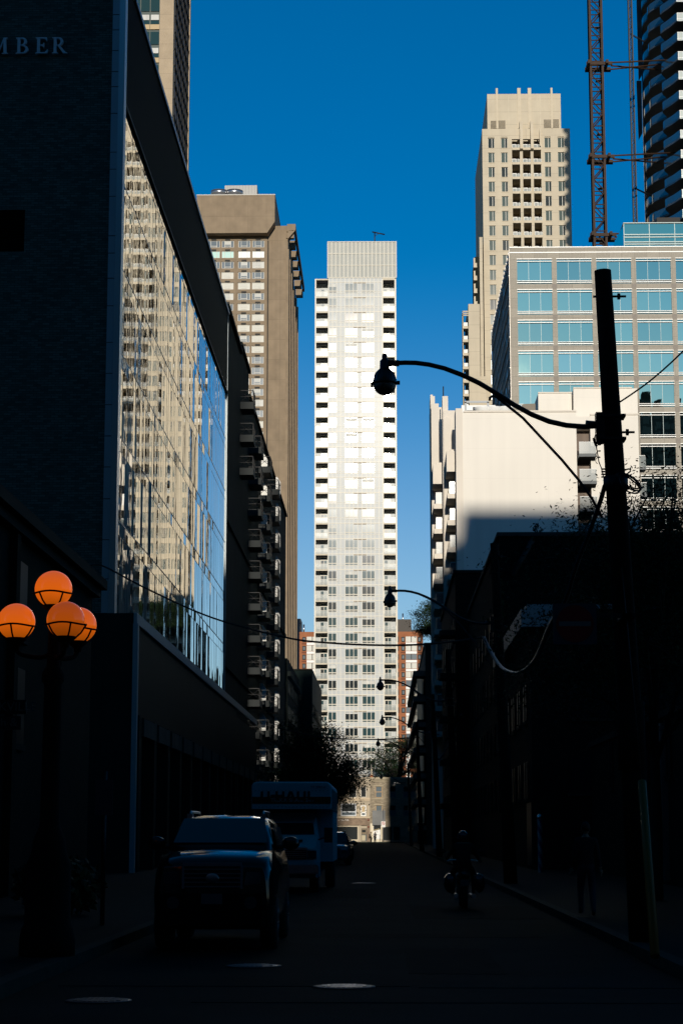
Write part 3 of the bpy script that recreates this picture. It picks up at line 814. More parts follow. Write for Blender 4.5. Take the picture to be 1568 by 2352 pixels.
w.box(-1.5, wd + 1.5, -.08, .1, -ph + .35, -ph + .75, 4)
pr = [(w, [M['blind'], M['grille'], M['white'], M['grey_glass'], mat('red_band', (.18, .06, .03), .9)]), (w, [M['grey_glass'], M['grille'], M['white'], M['grey_glass'], M['red_brick']])]
rr = random.Random(4); spots = []
z0_ = ZV((2300 + 703 / 2.851) / 1.7417, Yr, 930)
for k in range(22):
    for xx in (wa, zx6(75), zx6(75) + (wa - zx6(75)) / 2):
        spots.append((xx, Yr, z0_ - k * ph, 0 if rr.random() < .85 else 1))
scatter('window', pr, spots, root, key=lambda s: -s[2], limit=60)
b = MB()
for k in range(22):
    z = z0_ - k * ph; b.box(zx6(1110), zx6(1126), Yr - .1, Yr + .1, z - hh_, z)
b.build('narrow_windows', M['grille'], root)

# small far grey tower
Yg = 640.0
root = thing('grey_tower', 'narrow grey tower just showing right beside the brown tower', 'building', (XU(686, 1450, Yg), Yg, 0))
b = MB(); b.box(XU(655, 1450, Yg), XU(690.5, 1450, Yg), Yg, Yg + 12, 0, ZV(1421, Yg, 688)); b.build('wall', mat('grey_wall', (.26, .25, .25), .8, joints=(3, 2.9, .5, .1), jdark=.5), root)
# ------------------------------------------------------------------ cream tower (right)
Yk = 412.0
def zx3(x, y=1108): return XU((1800 + x / 2.352) / 1.7417, (300 + y / 2.352) / 1.7417, Yk)
def zz3(y, x=720): return ZV((300 + y / 2.352) / 1.7417, Yk, (1800 + x / 2.352) / 1.7417)
root = thing('cream_tower', 'tall cream stone apartment tower with three dark balcony columns and roof posts', 'building', (zx3(720), Yk, 0))
xl, xr = zx3(306), zx3(1135); zS = zz3(505); pit = (zz3(970) - zz3(1521)) / 4
wcols = [(361, 420), (484, 544), (893, 951), (1017, 1077)]; bcols = [(585, 659), (687, 760), (787, 858)]
wxs = [(zx3(a), zx3(c)) for a, c in wcols]; bxs = [(zx3(a), zx3(c)) for a, c in bcols]
zrow0 = zz3(687)
holes = []; spots = []; bsp = []
rr = random.Random(9)
K = int((zrow0 - 8) / pit)
for k in range(0, K):
    zf = zrow0 - (k - 0) * pit           # floor line below row k is zf
    wt = (zf + .98 * pit * .80, zf + .12)
    for (a, c) in wxs:
        holes.append((a, c, zf + .05, zf + pit * (.72 if k else .78)))
        spots.append((a, Yk + .18, zf + .05, rr.choice((0, 0, 0, 1, 2))))
    for (a, c) in bxs:
        holes.append((a, c, zf + .02, zf + pit * (.89 if k else .62)))
        bsp.append((a, Yk, zf + .02, 0))
b = MB()
b.holed(xl, xr, 0, zS, holes, lambda u, z, d: (u, Yk + d, z), 0, .2)
b.box(xl, bxs[0][0] - .1, Yk + .22, Yk + 33, 0, zS); b.box(bxs[2][1] + .1, xr, Yk + .22, Yk + 33, 0, zS)
b.box(bxs[0][0] - .1, bxs[2][1] + .1, Yk + 5, Yk + 33, 0, zS)
for k in range(0, K):
    zf = zrow0 - k * pit
    b.box(bxs[0][0] - .1, bxs[2][1] + .1, Yk + .22, Yk + 5, zf - .28, zf)
for (a, c) in ((bxs[0][1], bxs[1][0]), (bxs[1][1], bxs[2][0])): b.box(a + .02, c - .02, Yk + .22, Yk + 5, 0, zS)
xc0, xc1 = XU((1800 + 350 / 2.352) / 1.7417, 250, Yk), XU((1800 + 1043 / 2.352) / 1.7417, 250, Yk); zC = zz3(158)
b.box(xc0, xc1, Yk + 1.2, Yk + 26, zS, zC)
b.build('wall', M['cream'], root)
ww = wxs[0][1] - wxs[0][0]; hh = pit * .67
def cwin(g1, g2):
    w = MB(); w.box(0, ww, 0, .05, 0, hh, 0); m = ww * .56
    w.box(.06, m, -.03, .03, .06, hh - .06, 1); w.box(m + .12, ww - .06, -.03, .03, .06, hh - .06, 2)
    w.box(-.1, ww + .1, -.28, -.185, hh + .02, hh + .16, 3); w.box(-.08, ww + .08, -.26, -.185, -.14, -.02, 3)
    return (w, [M['win_frame'], g1, g2, M['cream_trim']])
scatter('window', [cwin(M['cream_win'], M['cream_win']), cwin(M['cream_win_dark'], M['cream_win_dark']), cwin(M['cream_win'], M['cream_win_dark'])],
        spots, root, key=lambda s: -s[2])
bw = bxs[0][1] - bxs[0][0]
s = MB(); s.box(.02, bw - .02, -.35, .25, -.55, -.02, 0)
r_ = MB(); r_.box(.03, bw - .03, -.33, -.30, .0, .58, 0); r_.box(0, bw, -.36, -.28, .58, .64, 1)
for x in (0.02, bw * .5, bw - .07): r_.box(x, x + .05, -.37, -.29, -.02, .6, 1)
d = MB()
d.box(.1, bw - .1, 1.28, 1.30, .02, 1.05, 1)
for x in (.12, bw * .46, bw - .3): d.box(x, x + .13, 1.24, 1.29, .02, 1.3, 0)
d.box(.12, bw * (.6), 1.235, 1.29, 1.18, 1.3, 0)
scatter('balcony', [(s, [M['cream_trim']])], bsp, root, key=lambda q: -q[2], limit=72, subs={'railing': [(r_, [M['rail_glass'], M['white']])], 'balcony_door': [(d, [M['white'], M['cream_win_dark']])]})
for (a, c, yy_) in ((640, 655, 0), (745, 757, 0)):
    xa = zx3(bcols[0][1] if a < 700 else bcols[1][1]); xb = zx3(bcols[1][0] if a < 700 else bcols[2][0])
    f = MB(); zt_ = zz3(427)
    f.prism([(Yk + 1.2, zz3(708)), (Yk - 1.2, zz3(708) - .0), (Yk - 1.2, zz3(560)), (Yk - .4, zz3(470)), (Yk + .4, zt_), (Yk + 1.2, zt_)], lambda y, z, t: (xa + (xb - xa) * t, y, z))
    f.build('roof_fin', M['cream_trim'], root)
f = MB(); xa, xb = zx3(845), zx3(857); f.prism([(Yk + 1.2, zz3(680)), (Yk - .9, zz3(680)), (Yk - .9, zz3(560)), (Yk - .2, zz3(505)), (Yk + 1.2, zz3(505))], lambda y, z, t: (xa + (xb - xa) * t, y, z)); f.build('roof_fin', M['cream_trim'], root)
for (a, c) in ((430, 450), (633, 664), (732, 764), (946, 965)):
    xa, xb = [XU((1800 + q / 2.352) / 1.7417, 220, Yk) for q in (a, c)]
    f = MB(); f.box(xa, xb, Yk + 1.06, Yk + 1.9, zS + .5, zz3(105)); f.build('roof_post', M['cream_trim'], root)
for (a, c, z0, z1) in ((382, 437, 500, 408), (455, 520, 500, 406), (883, 953, 497, 400), (967, 1025, 497, 398)):
    xa, xb = [XU((1800 + q / 2.352) / 1.7417, 280, Yk) for q in (a, c)]
    f = MB(); za, zb_ = zz3(z0) + .1, zz3(z1); nn = 9
    f.box(xa, xb, Yk + 1.16, Yk + 1.19, za, zb_, 1)
    for i in range(nn):
        z = za + (zb_ - za) * i / nn; f.face([(xa, Yk + .95, z + .05), (xb, Yk + .95, z + .05), (xb, Yk + 1.15, z + (zb_ - za) / nn), (xa, Yk + 1.15, z + (zb_ - za) / nn)])
    f.build('louvre', [M['cream_trim'], M['grille']], root)
f = MB()
for gx in (550, 848): x = zx3(gx, 300); f.box(x - .04, x + .04, Yk + 1.17, Yk + 1.2, zS + 1, zC - .1)
f.build('joint', M['slab'], root)
# lower wings on its street side
pl0, pl1 = zx3(268, 1600), zx3(297, 1600)
b = MB(); b.box(pl0, pl1, Yk - 2.5, Yk + 12, 0, zz3(1555)); b.build('side_pier', M['cream'], root)
def zx6w(x, y=500): return XU((1700 + x / 1.521) / 1.7417, (1000 + y / 1.521) / 1.7417, Yk)
def zz6w(y): return ZV((1000 + y / 1.521) / 1.7417, Yk, 1080)
wa, wb = zx6w(258, 600), zx6w(326, 600)
b = MB(); b.box(wa, wb, Yk - 5, Yk + 14, 0, zz6w(366)); b.box(wb, xl, Yk - 4, Yk - 1, 0, zz6w(795)); b.build('side_wing', M['cream'], root)
ba, bb_ = zx6w(222, 650), zx6w(256, 650)
b = MB(); b.box(ba + 1.2, wa, Yk - 3, Yk + 12, 0, zz6w(430)); b.box(ba, ba + .4, Yk - 2.4, Yk - 2, 0, zz6w(405)); b.build('balcony_column', M['stone_dark'], root)
bs = MB(); bs.box(0, bb_ - ba, -.6, 2.2, 0, .55, 0); rs = MB(); rs.box(.25, bb_ - ba - .1, -.55, -.4, .58, 1.35, 0)
scatter('side_balcony', [(bs, [M['cream_trim']])], [(ba, Yk - 4.2, zz6w(512) - k * (zz6w(512) - zz6w(838)) / 4, 0) for k in range(8)], root, key=lambda q: -q[2], subs={'side_rail': [(rs, [M['white']])]})
ba2 = zx3(216, 1900); bb2 = zx3(247, 1900)
b = MB(); b.box(bb2 - .4, pl0, Yk - 1, Yk + 10, 0, zz3(1720)); b.build('upper_balcony_column', M['stone_dark'], root)
bs = MB(); bs.box(0, bb2 - ba2, -.6, 2, 0, 1.0, 0); bs.box(0, .35, -.62, 1, 1.0, 2.1, 0)
scatter('upper_side_balcony', [(bs, [M['cream_trim']])], [(ba2, Yk - 1.4, zz3(1832) - k * (zz3(1832) - zz3(2192)) / 3, 0) for k in range(9)], root, key=lambda q: -q[2])
b = MB()
for i in range(3): b.box(zx3(105, 2300), zx3(163, 2300), Yk - 4.5, Yk - 4.3, zz3(2272 + i * 18) - .12, zz3(2272 + i * 18) + .12)
b.box(zx3(105, 2300), zx3(112, 2300), Yk - 4.5, Yk - 4.2, 0, zz3(2270)); b.build('pergola', M['cream_trim'], root)

# ------------------------------------------------------------------ teal glass office block
Yo = 247.0
def zx5(x, y=500): return XU((1700 + x / 1.521) / 1.7417, (1000 + y / 1.521) / 1.7417, Yo)
def zz5(y, x=1000): return ZV((1000 + y / 1.521) / 1.7417, Yo, (1700 + x / 1.521) / 1.7417)
xo0 = zx5(519, 500); xo1 = 62.0; zOt = ZV(568.5, Yo, 1300)
root = thing('glass_office', 'stone gridded office block with teal mirror windows at right', 'building', ((xo0 + xo1) / 2, Yo, 0))
bays = [zx5(564), zx5(806), zx5(1048), zx5(1291)]; bp = (bays[3] - bays[0]) / 3; bw = bp * 211 / 242
bays = [bays[0] + bp * i for i in range(8)]
zr0 = zz5(51); rp_ = (zz5(51) - zz5(1573)) / 8.05; wh = rp_ * 157 / 189
holes = []; spots = []
rows_ = [zr0 - rp_ * k for k in range(15)]
rows_ = [z for z in rows_ if z - wh > 1]
for z in rows_:
    for x in bays:
        holes.append((x, x + bw, z - wh, z)); spots.append((x, Yo + .12, z - wh, 0))
b = MB(); b.holed(xo0, xo1, 0, zOt - .02, holes, lambda u, z, d: (u, Yo + d, z), 0, .15)
b.box(xo0 + .03, xo1, Yo + .4, Yo + 41, 0, zOt - .3)
b.box(xo0 - .03, xo1, Yo - .10, Yo + .3, zOt - .02, zOt + .10, 1)
b.box(xo0, xo1, Yo - .08, Yo - .005, zz5(14) - .06, zz5(14) + .06, 1)
for z in rows_:
    for x in bays: b.box(x + bw + .01, x + bp - .01, Yo - .012, Yo + .02, z - rp_ + .01, z - wh - .01, 2)
b.build('stone_grid', [M['granite'], M['office_fin'], M['granite_node']], root)
tl = random.Random(2)
fin2 = mat('mull_teal', (.34, .44, .42), .4)
owin = []
for q in range(6):
    w = MB(); k_ = tl.uniform(.84, 1.12)
    gl = mirror_glass('office_glass_tint', (.72 * k_, .88 * k_, .60 * k_ * tl.uniform(.96, 1.06)), .01, 1.0, .0022, (.8, .8, .35))
    for i in range(3):
        x0_, x1_ = bw * i / 3, bw * (i + 1) / 3; t = [tl.gauss(0, .006) for _ in range(3)]
        w.face([(x0_, t[0], 0), (x1_, t[1], 0), (x1_, t[1] + t[2], wh), (x0_, t[0] + t[2], wh)], 0)
        if i: w.box(x0_ - .025, x0_ + .025, -.03, .03, 0, wh, 1)
    for zq, hq in ((.18, .05), (.42, .03), (wh - .38, .04), (wh - .05, .045)):
        w.box(-.06, bw + .06, -.22, -.02, zq - hq, zq + hq, 2)
    owin.append((w, [gl, fin2, M['office_fin']]))
scatter('window', owin, [(x, y, z, tl.randrange(6)) for x, y, z, _ in spots], root, key=lambda s: -s[2])
# street side curtain wall
b = MB(); mu = MB(); rr = random.Random(6)
y = Yo + .3; ys = [y]
while ys[-1] < Yo + 40: ys.append(ys[-1] + 2.2)
zsr = [zOt - 1.6 - rp_ * .5 * k for k in range(int((zOt - 2) / (rp_ * .5)))]
for i in range(len(ys) - 1):
    for k in range(len(zsr) - 1):
        t = [rr.gauss(0, .012) for _ in range(3)]
        b.face([(xo0 + t[0], ys[i], zsr[k+1]), (xo0 + t[1], ys[i+1], zsr[k+1]), (xo0 + t[1] + t[2], ys[i+1], zsr[k]), (xo0 + t[0] + t[2], ys[i], zsr[k])])
b.box(xo0, xo0 + .4, Yo + .31, Yo + 40.5, zsr[0] + .01, zOt)
b.build('side_glass', M['side_glass'], root)
for y in ys: mu.box(xo0 - .08, xo0 + .02, y - .04, y + .04, 0, zOt)
for k, z in enumerate(zsr): mu.box(xo0 - (.16 if k % 2 else .09), xo0 + .02, Yo + .3, Yo + 40.5, z - .06, z + .06)
mu.build('side_mullions', mat('side_mull', (.30, .28, .25), .4, metal=.3), root)
Yo2 = 266.0
xp0 = XU((2200 + 690 / 2.352) / 1.7417, 530, Yo2); zP = ZV(513.5, Yo2, 1500)
b = MB(); b.box(xp0, xo1, Yo2, Yo2 + 12, zOt - 1, zP); b.face([(xp0, Yo2, zOt - 1), (xp0 - 2.2, Yo2 + 10, zOt - 1), (xp0 - .3, Yo2 + 10, zP), (xp0, Yo2, zP)]); b.build('penthouse', M['office_glass'], root)
b = MB()
for q in range(8):
    x = xp0 + q * 3.55; b.box(x - .05, x + .05, Yo2 - .06, Yo2 + .0, zOt - 1, zP)
for vv in (539, 545, 556, 561): z = ZV(vv, Yo2, 1500); b.box(xp0, xo1, Yo2 - .14, Yo2 - .01, z - .07, z + .07)
b.box(xp0 - .1, xo1, Yo2 - .2, Yo2 + 12, zP, zP + .12)
b.build('penthouse_fins', fin2, root)
b = MB(); cx = XU(1530, 500, Yo2 + 5); b.box(cx - 1.4, cx + 1.5, Yo2 + 4, Yo2 + 7, zP, zP + 1.1); b.box(cx - 1.6, cx + 1.7, Yo2 + 3.8, Yo2 + 7.2, zP + 1.15, zP + 2.1); b.build('roof_unit', M['grille'], root)

# ------------------------------------------------------------------ white rendered apartment house
Yh = 186.0
def zx7(x, Y=Yh): return XU((1650 + x / 3.136) / 1.7417, (1500 + 1000 / 3.136) / 1.7417, Y)
def zz7(y, Y=Yh, x=1200): return ZV((1500 + y / 3.136) / 1.7417, Y, (1650 + x / 3.136) / 1.7417)
def zx8(x, Y=Yh): return XU((1700 + x / 1.521) / 1.7417, (1000 + 1300 / 1.521) / 1.7417, Y)
def zz8(y, Y=Yh, x=900): return ZV((1000 + y / 1.521) / 1.7417, Y, (1700 + x / 1.521) / 1.7417)
xh0 = zx7(548); xh1 = zx8(1300); zH = zz7(468); rx0, rx1 = zx8(922), zx8(1007); zR2 = zz8(1006)
root = thing('white_apartment_house', 'white rendered apartment house with a blank end wall half in shadow', 'building', ((xh0 + xh1) / 2, Yh, 0))
b = MB()
b.box(xh0, rx0, Yh, Yh + 3, 0, zH); b.box(rx0, rx1, Yh + 1.3, Yh + 3, 0, zz8(1015)); b.box(rx1, xh1, Yh, Yh + 3, 0, zR2)
b.box(xh0 + .05, xh1, Yh + 3.01, Yh + 17, 0, zH - .6)
b.box(rx0, rx1, Yh + .02, Yh + 1.3, zz8(1088), zz8(1013))
b.box(zx8(693, Yh + 5), zx8(897, Yh + 5), Yh + 5, Yh + 14, zH - 1, zz8(872, Yh + 5)); b.box(zx8(909, Yh + 4), zx8(1300, Yh + 4), Yh + 4, Yh + 14, zH - 1, zz8(844, Yh + 4))
b.build('wall', M['white_render'], root)
b = MB(); b.box(xh0 - .05, zx7(628), Yh - .06, Yh + 3, 0, zz7(418)); b.box(zx7(640), rx0 + .02, Yh - .12, Yh + .25, zH, zH + .16); b.box(rx1, xh1 + .05, Yh - .1, Yh + .2, zR2, zR2 + .14)
b.box(zx8(692, Yh + 5), zx8(899, Yh + 5), Yh + 4.9, Yh + 5.1, zz8(872, Yh + 5), zz8(872, Yh + 5) + .12); b.box(zx8(907, Yh + 4), xh1, Yh + 3.9, Yh + 4.1, zz8(844, Yh + 4), zz8(844, Yh + 4) + .12)
b.box(xh0 - .02, xh1, Yh - .05, Yh + .1, zz7(468) - 19.2, zz7(468) - 19.1)
b.build('corner_band', M['white_pier'], root)
# recessed balcony column on the end wall
b = MB(); b.box(rx0 + .01, rx1 - .01, Yh + 1.2, Yh + 1.29, 10, zz8(1090)); b.build('recess_windows', M['curtain_brown'], root)
bs = MB(); wq = zx8(1030) - zx8(925); bs.box(0, wq, -1.1, 1.2, -.28, 0, 0); bs.prism([(-1.1, -.28), (1.2, -.28), (1.2, -.62)], lambda y, z, t: (.02 + (wq - .04) * t, y, z), 1)
rs = MB(); rs.box(.02, wq - .02, -1.08, -1.05, .02, 1.12, 0); rs.box(wq - .05, wq - .02, -1.05, 1.1, .02, 1.12, 0); rs.box(0, wq, -1.1, -1.04, 1.12, 1.17, 1)
scatter('balcony', [(bs, [M['conc_grey'], M['soffit_shade']])], [(zx8(928), Yh, zz8(1253) - k * (zz8(1253) - zz8(1418)), 0) for k in range(5)], root, key=lambda q: -q[2], subs={'railing': [(rs, [M['clear'], M['white']])]})
bs2 = MB(); bs2.box(-.1, .75, 0, 1.6, -.25, 0, 0); rs2 = MB(); rs2.box(.0, .72, 0, .03, .02, 1.1, 0); rs2.box(.70, .73, 0, 1.6, .02, 1.1, 0); rs2.box(-.1, .75, -.02, .05, 1.1, 1.15, 1)
scatter('corner_balcony', [(bs2, [M['conc_grey']])], [(xh1, Yh + .6, zz8(1315) - k * (zz8(1253) - zz8(1418)), 0) for k in range(4)], root, key=lambda q: -q[2], subs={'corner_rail': [(rs2, [M['clear'], M['white']])]})
# street-side piers and long balconies, stepping back
def pier(xa, xb, Yp, ztop_, xx0, xx1, bt, k0, glassy):
    """pier front at Yp from zoom x xa..xb, balconies from xx0..xx1, first parapet top at zoom y bt"""
    b = MB(); X0, X1 = zx7(xa, Yp), zx7(xb, Yp)
    b.box(X0, X1, Yp, Yp + 5.4, 0, ztop_); 
    b.build('street_pier', M['white_pier'], root)
    B0, B1 = zx7(xx0, Yp - 4.4), zx7(xx1, Yp - 4.4); z = zz7(bt, Yp - 4.4, xx0)
    step = (zz7(1285, Yh) - zz7(1625, Yh)) if glassy == 1 else (zz7(1435, Yh) - zz7(1762, Yh))
    k = 0
    while z > 12:
        s = MB(); o = None
        if k == 0:
            s.box(B0 - .25, B1, Yp - 4.5, Yp - .01, z - 2.05, z - .02); s.box(B0 + .1, B1 - .1, Yp - 4.4, Yp - 3, z - .02, z + .16); o = s.build('balcony', M['white_pier'], root)
        else:
            s.box(B0 - .2, B1 + .05, Yp - 4.5, Yp - .01, z - 2.05, z - 1.55); o = s.build('balcony', M['white_pier'], root)
            r_ = MB(); r_.box(B0 + .05, B1 - .02, Yp - 4.42, Yp - 4.38, z - 1.53, z - .42, 0); r_.box(B0 + .02, B0 + .06, Yp - 4.38, Yp - .1, z - 1.53, z - .42, 0)
            r_.box(B0 + .02, B1, Yp - 4.45, Yp - 4.35, z - .42, z - .36, 1)
            r_.build('railing', [M['white'] if (k == 1 and glassy == 2) else M['clear'], M['white']], o)
        z -= step; k += 1
    return X0, X1
pier(390, 545, Yh + 6.5, zz7(445, Yh + 6.5, 450), 455, 528, 955, 0, 1)
pier(238, 388, Yh + 13.5, zz7(405, Yh + 13.5, 300), 282, 374, 1118, 0, 2)
b = MB(); b.box(zx7(388, (Yh + 6.4)), zx7(480, (Yh + 6.4)), (Yh + 6.35), (Yh + 7), 0, zz7(535, (Yh + 6.4), 430)); b.box(zx7(377, (Yh + 7)), zx7(447, (Yh + 7)), (Yh + 6.9), (Yh + 9), 20, zz7(268, (Yh + 7), 400))
b.box(zx7(236, (Yh + 13.4)), zx7(330, (Yh + 13.4)), (Yh + 13.35), (Yh + 14), 0, zz7(360, (Yh + 13.4), 280)); b.box(zx7(226, (Yh + 15)), zx7(256, (Yh + 15)), (Yh + 14.9), (Yh + 19), 0, zz7(250, (Yh + 15), 240)); b.box(zx7(255, (Yh + 15)), zx7(292, (Yh + 15)), (Yh + 18), (Yh + 19), 30, zz7(265, (Yh + 18), 270))
b.box(zx7(214, (Yh + 21)), zx7(238, (Yh + 21)), (Yh + 19.1), (Yh + 22), 0, zz7(480, (Yh + 21), 226))
b.build('pier_face', M['white_pier'], root)
# roof plant
b = MB()
for i in range(4): 
    xx = zx7(680 + i * 100); b.box(xx, xx + 1.6, Yh + 3.2, Yh + 5.2, zH - .5, zz7(400, Yh + 3.2)); 
b.box(zx7(645), zx7(1085), Yh + 5.3, Yh + 7.3, zH - .5, zz7(378, Yh + 5.3)); b.build('roof_units', M['white'], root)
for i in range(3):
    b = MB(); xx = zx7(895 + i * 135); b.lathe([(.45, zH - .2), (.9, zz7(425, Yh + 1.2)), (.9, zz7(413, Yh + 1.2)), (0, zz7(410, Yh + 1.2))], (xx, Yh + 1.2, 0), 16); b.build('roof_cooler', M['white'], root)
b = MB()
z = zz7(335, Yh + 1); xa, xb = zx7(655, Yh + 1), zx7(965, Yh + 1)
b.box(xa, xb, Yh + 1, Yh + 1.08, z - .1, z + .1)
for x in (xa, xb - .2): b.box(x, x + .2, Yh + 1, Yh + 1.1, zH - .5, z)
b.build('roof_rail', mat('grey_steel', (.16, .17, .18), .5, metal=.5), root)
b = MB(); xx = zx7(390, Yh + 8); b.tube([(xx, Yh + 8, zz7(270, Yh + 8)), (xx, Yh + 8, zz7(140, Yh + 8))], .06, 5); b.build('aerial', M['grille'], root)
b = MB(); xx = zx8(565); b.prism([(zx8(560), zH + .1), (zx8(690), zH + .1), (zx8(690), zz8(933, Yh + 3)), (zx8(612), zz8(936, Yh + 3))], lambda a, c, t: (a, Yh + 3 + 3 * t, c)); b.build('roof_tarp', mat('tarp', (.22, .19, .15), .8), root)

# ------------------------------------------------------------------ glass tower under construction, top right
Yn = 289.5
root = thing('unfinished_glass_tower', 'dark glass tower with scalloped balconies at the top right corner', 'building', (50, 320, 0))
xn = XU(1557, 250, Yn)
def zz9(y): return ZV(y / 2.352 / 1.7417, Yn, 1555)
pf = (zz9(131) - zz9(1606)) / 8.0
zF = zz9(131)
b = MB(); b.box(xn + 1.6, xn + 34, Yn + 1.6, Yn + 43, 0, 215); b.build('glass_core', M['tower_dark'], root)
def plan():
    key = [(xn + .1, Yn), (xn - .7, Yn + 2.5), (xn - 1.7, Yn + 5), (xn - 1.0, Yn + 7), (xn - .6, Yn + 8), (xn - 1.6, Yn + 9.6), (xn - 2.6, Yn + 12), (xn - 2.2, Yn + 14.5), (xn - .8, Yn + 17.5), (xn - .4, Yn + 19), (xn - 1.5, Yn + 22), (xn - 1.8, Yn + 25), (xn - .6, Yn + 30), (xn + .4, Yn + 34), (xn + 1.2, Yn + 42)]
    return [(p.x, p.y) for p in smooth([(a, c, 0) for a, c in key], 3)]
pl = plan()
outl = [(xn + 34, Yn)] + pl + [(xn + 3, Yn + 42), (xn + 3, Yn + 2), (xn + 34, Yn + 2)]
slab_mb = MB(); 
base = BASE[root]
s = MB(); s.prism(pl + [(xn + 2.2, Yn + 42), (xn + 2.2, Yn + .2)], lambda a, c, t: (a, c, -.95 + .22 * t)); s.box(xn + .3, xn + 34, Yn + .05, Yn + 1.6, -.95, -.73)
r1 = MB()
for (p0, p1) in zip(pl, pl[1:]): r1.face([(p0[0], p0[1], -1.0), (p1[0], p1[1], -1.0), (p1[0], p1[1], .42), (p0[0], p0[1], .42)], 0, True)
fr = MB(); fr.box(xn + .15, xn + 33, Yn - .06, Yn - .02, -1.0, .30, 0); fr.box(xn + .12, xn + 33, Yn - .1, Yn, .30, .38, 1); fr.box(xn + .1, xn + 33, Yn - .1, Yn + .02, -.7, -.62, 1)
for i in range(16):
    x = xn + .2 + i * 1.35; fr.box(x - .03, x + .03, Yn - .1, Yn, -.95, .3, 1)
def rel(mb): return shift(mb, xn, Yn)
spots = [(xn, Yn, zF - k * pf - .2, 0) for k in range(-27, 26)]
rail_side = mirror_glass('rail_side', (.02, .04, .055), .1, .0, .006, ior=2.8)
scatter('balcony', [(rel(s), [M['conc_grey']])], spots, root, key=lambda q: -q[2], subs={'curved_rail': [(rel(r1), [rail_side])], 'front_rail': [(rel(fr), [M['pale_rail'], M['office_fin']])]})
b = MB(); b.box(xn + 3.6, xn + 9, Yn + 44, Yn + 60, 0, 165); 
for k in range(26): z = zF - k * pf; b.box(xn + 3.0, xn + 9, Yn + 43.5, Yn + 60.2, z - .35, z)
b.build('bare_concrete_bay', M['conc_grey'], root)
b = MB(); yq_ = Yn + 60; b.box(XU(1473, 200, yq_ + 1), xn + 6, yq_ + .6, yq_ + 1.4, 0, 165); b.build('glass_bay', M['tower_dark'], root)
b = MB()
for (v0, v1, dxx) in ((0, 190, 0), (190, 325, .4)):
    b.prism([(XU(1461, v0, yq_ - 1), ZV(v0, yq_, 1465)), (XU(1472, v0, yq_ - 1), ZV(v0, yq_, 1465)), (XU(1474, v1 - 20, yq_ - 1), ZV(v1 - 15, yq_, 1465)), (XU(1466, v1, yq_ - 1), ZV(v1, yq_, 1465))], lambda a, c, t: (a, yq_ - 1 + .4 * t, c))
b.build('hanging_net', M['net'], root)

# ------------------------------------------------------------------ crane mast and hoist mast
def lattice_mast(mb, xc, yc, half, z0, z1, bay, leg, brace, ladder=False):
    for sx in (-1, 1):
        for sy in (-1, 1): mb.box(xc + sx * half - leg, xc + sx * half + leg, yc + sy * half - leg, yc + sy * half + leg, z0, z1)
    z = z0; k = 0
    while z < z1:
        for (ax, sg) in (('x', -1), ('x', 1), ('y', -1), ('y', 1)):
            if ax == 'x':
                p = lambda s_, zz_: (xc + s_ * half, yc + sg * half, zz_)
            else:
                p = lambda s_, zz_: (xc + sg * half, yc + s_ * half, zz_)
            mb.tube([p(-1, z), p(1, z)], brace, 5, cap=False)
            a, c = (-1, 1) if k % 2 == 0 else (1, -1)
            mb.tube([p(a, z), p(c, z + bay)], brace, 5, cap=False)
        z += bay; k += 1
Yc = 290.0
xc = XU(1370.5, 280, Yc)
root = thing('tower_crane', 'rust orange lattice mast of a tower crane rising behind the office roof', 'crane', (xc, Yc, 0))
b = MB(); lattice_mast(b, xc, Yc, .90, 0, 150, 2.1, .17, .105); b.build('mast', M['crane'], root)
b = MB()
for i in range(26):
    z = 82 + i * 2.9
    if i % 3 == 0: b.box(xc - .1, xc + .6, Yc - .5, Yc + .5, z, z + .06)
    b.tube([(xc + .12, Yc - .3, z), (xc + .12, Yc - .3, z + 2.9)], .02, 4); b.tube([(xc + .45, Yc - .3, z), (xc + .45, Yc - .3, z + 2.9)], .02, 4)
b.build('ladder', M['hoist'], root)
for vv in (153, 366, 545):
    z = ZV(vv, Yc, 1370)
    b = MB(); 
    for sy in (-1, 1): b.box(xc - 1.6, xc + 2.4, Yc + sy * 1.15 - .16, Yc + sy * 1.15 + .16, z - .3 + sy * -.1, z + .3)
    for sx in (-1.3, 1.5): b.box(xc + sx - .2, xc + sx + .2, Yc - 2.2, Yc + 1.4, z - .28, z + .28)
    b.build('tie_collar', M['crane'], root)
    for (y0, y1, xe_, dz) in ((-1.2, 6, xn + 2, .15), (1.2, 10, xn + 1, .0), (-1.2, 16, xn + 2, -.35)):
        b = MB(); b.tube([(xc + 2.2, Yc + y0, z + dz), (xe_, Yc + y1, EYE + (z - EYE) * (Yc + y1) / Yc + .5 + dz * 4)], .13, 6); b.build('tie_strut', M['crane'], root)
Yi = 305.0
xi = XU(1452, 280, Yi)
root = thing('hoist_mast', 'thin dark ladder-like hoist mast between the crane and the glass tower', 'hoist', (xi, Yi, 0))
b = MB(); lattice_mast(b, xi, Yi, .28, 0, 150, .9, .085, .055); b.build('mast', M['hoist'], root)
for vv in (78, 432, 616 * .9, 800 * .999):
    vq = vv
    if vq > 560: continue
    z = ZV(vq, Yi, 1455); b = MB()
    for dy in (-.2, .2): b.tube([(xi, Yi + dy, z), (xn + 1.5, Yi + 8 + dy, z)], .07, 5)
    b.build('tie_bar', M['hoist'], root)

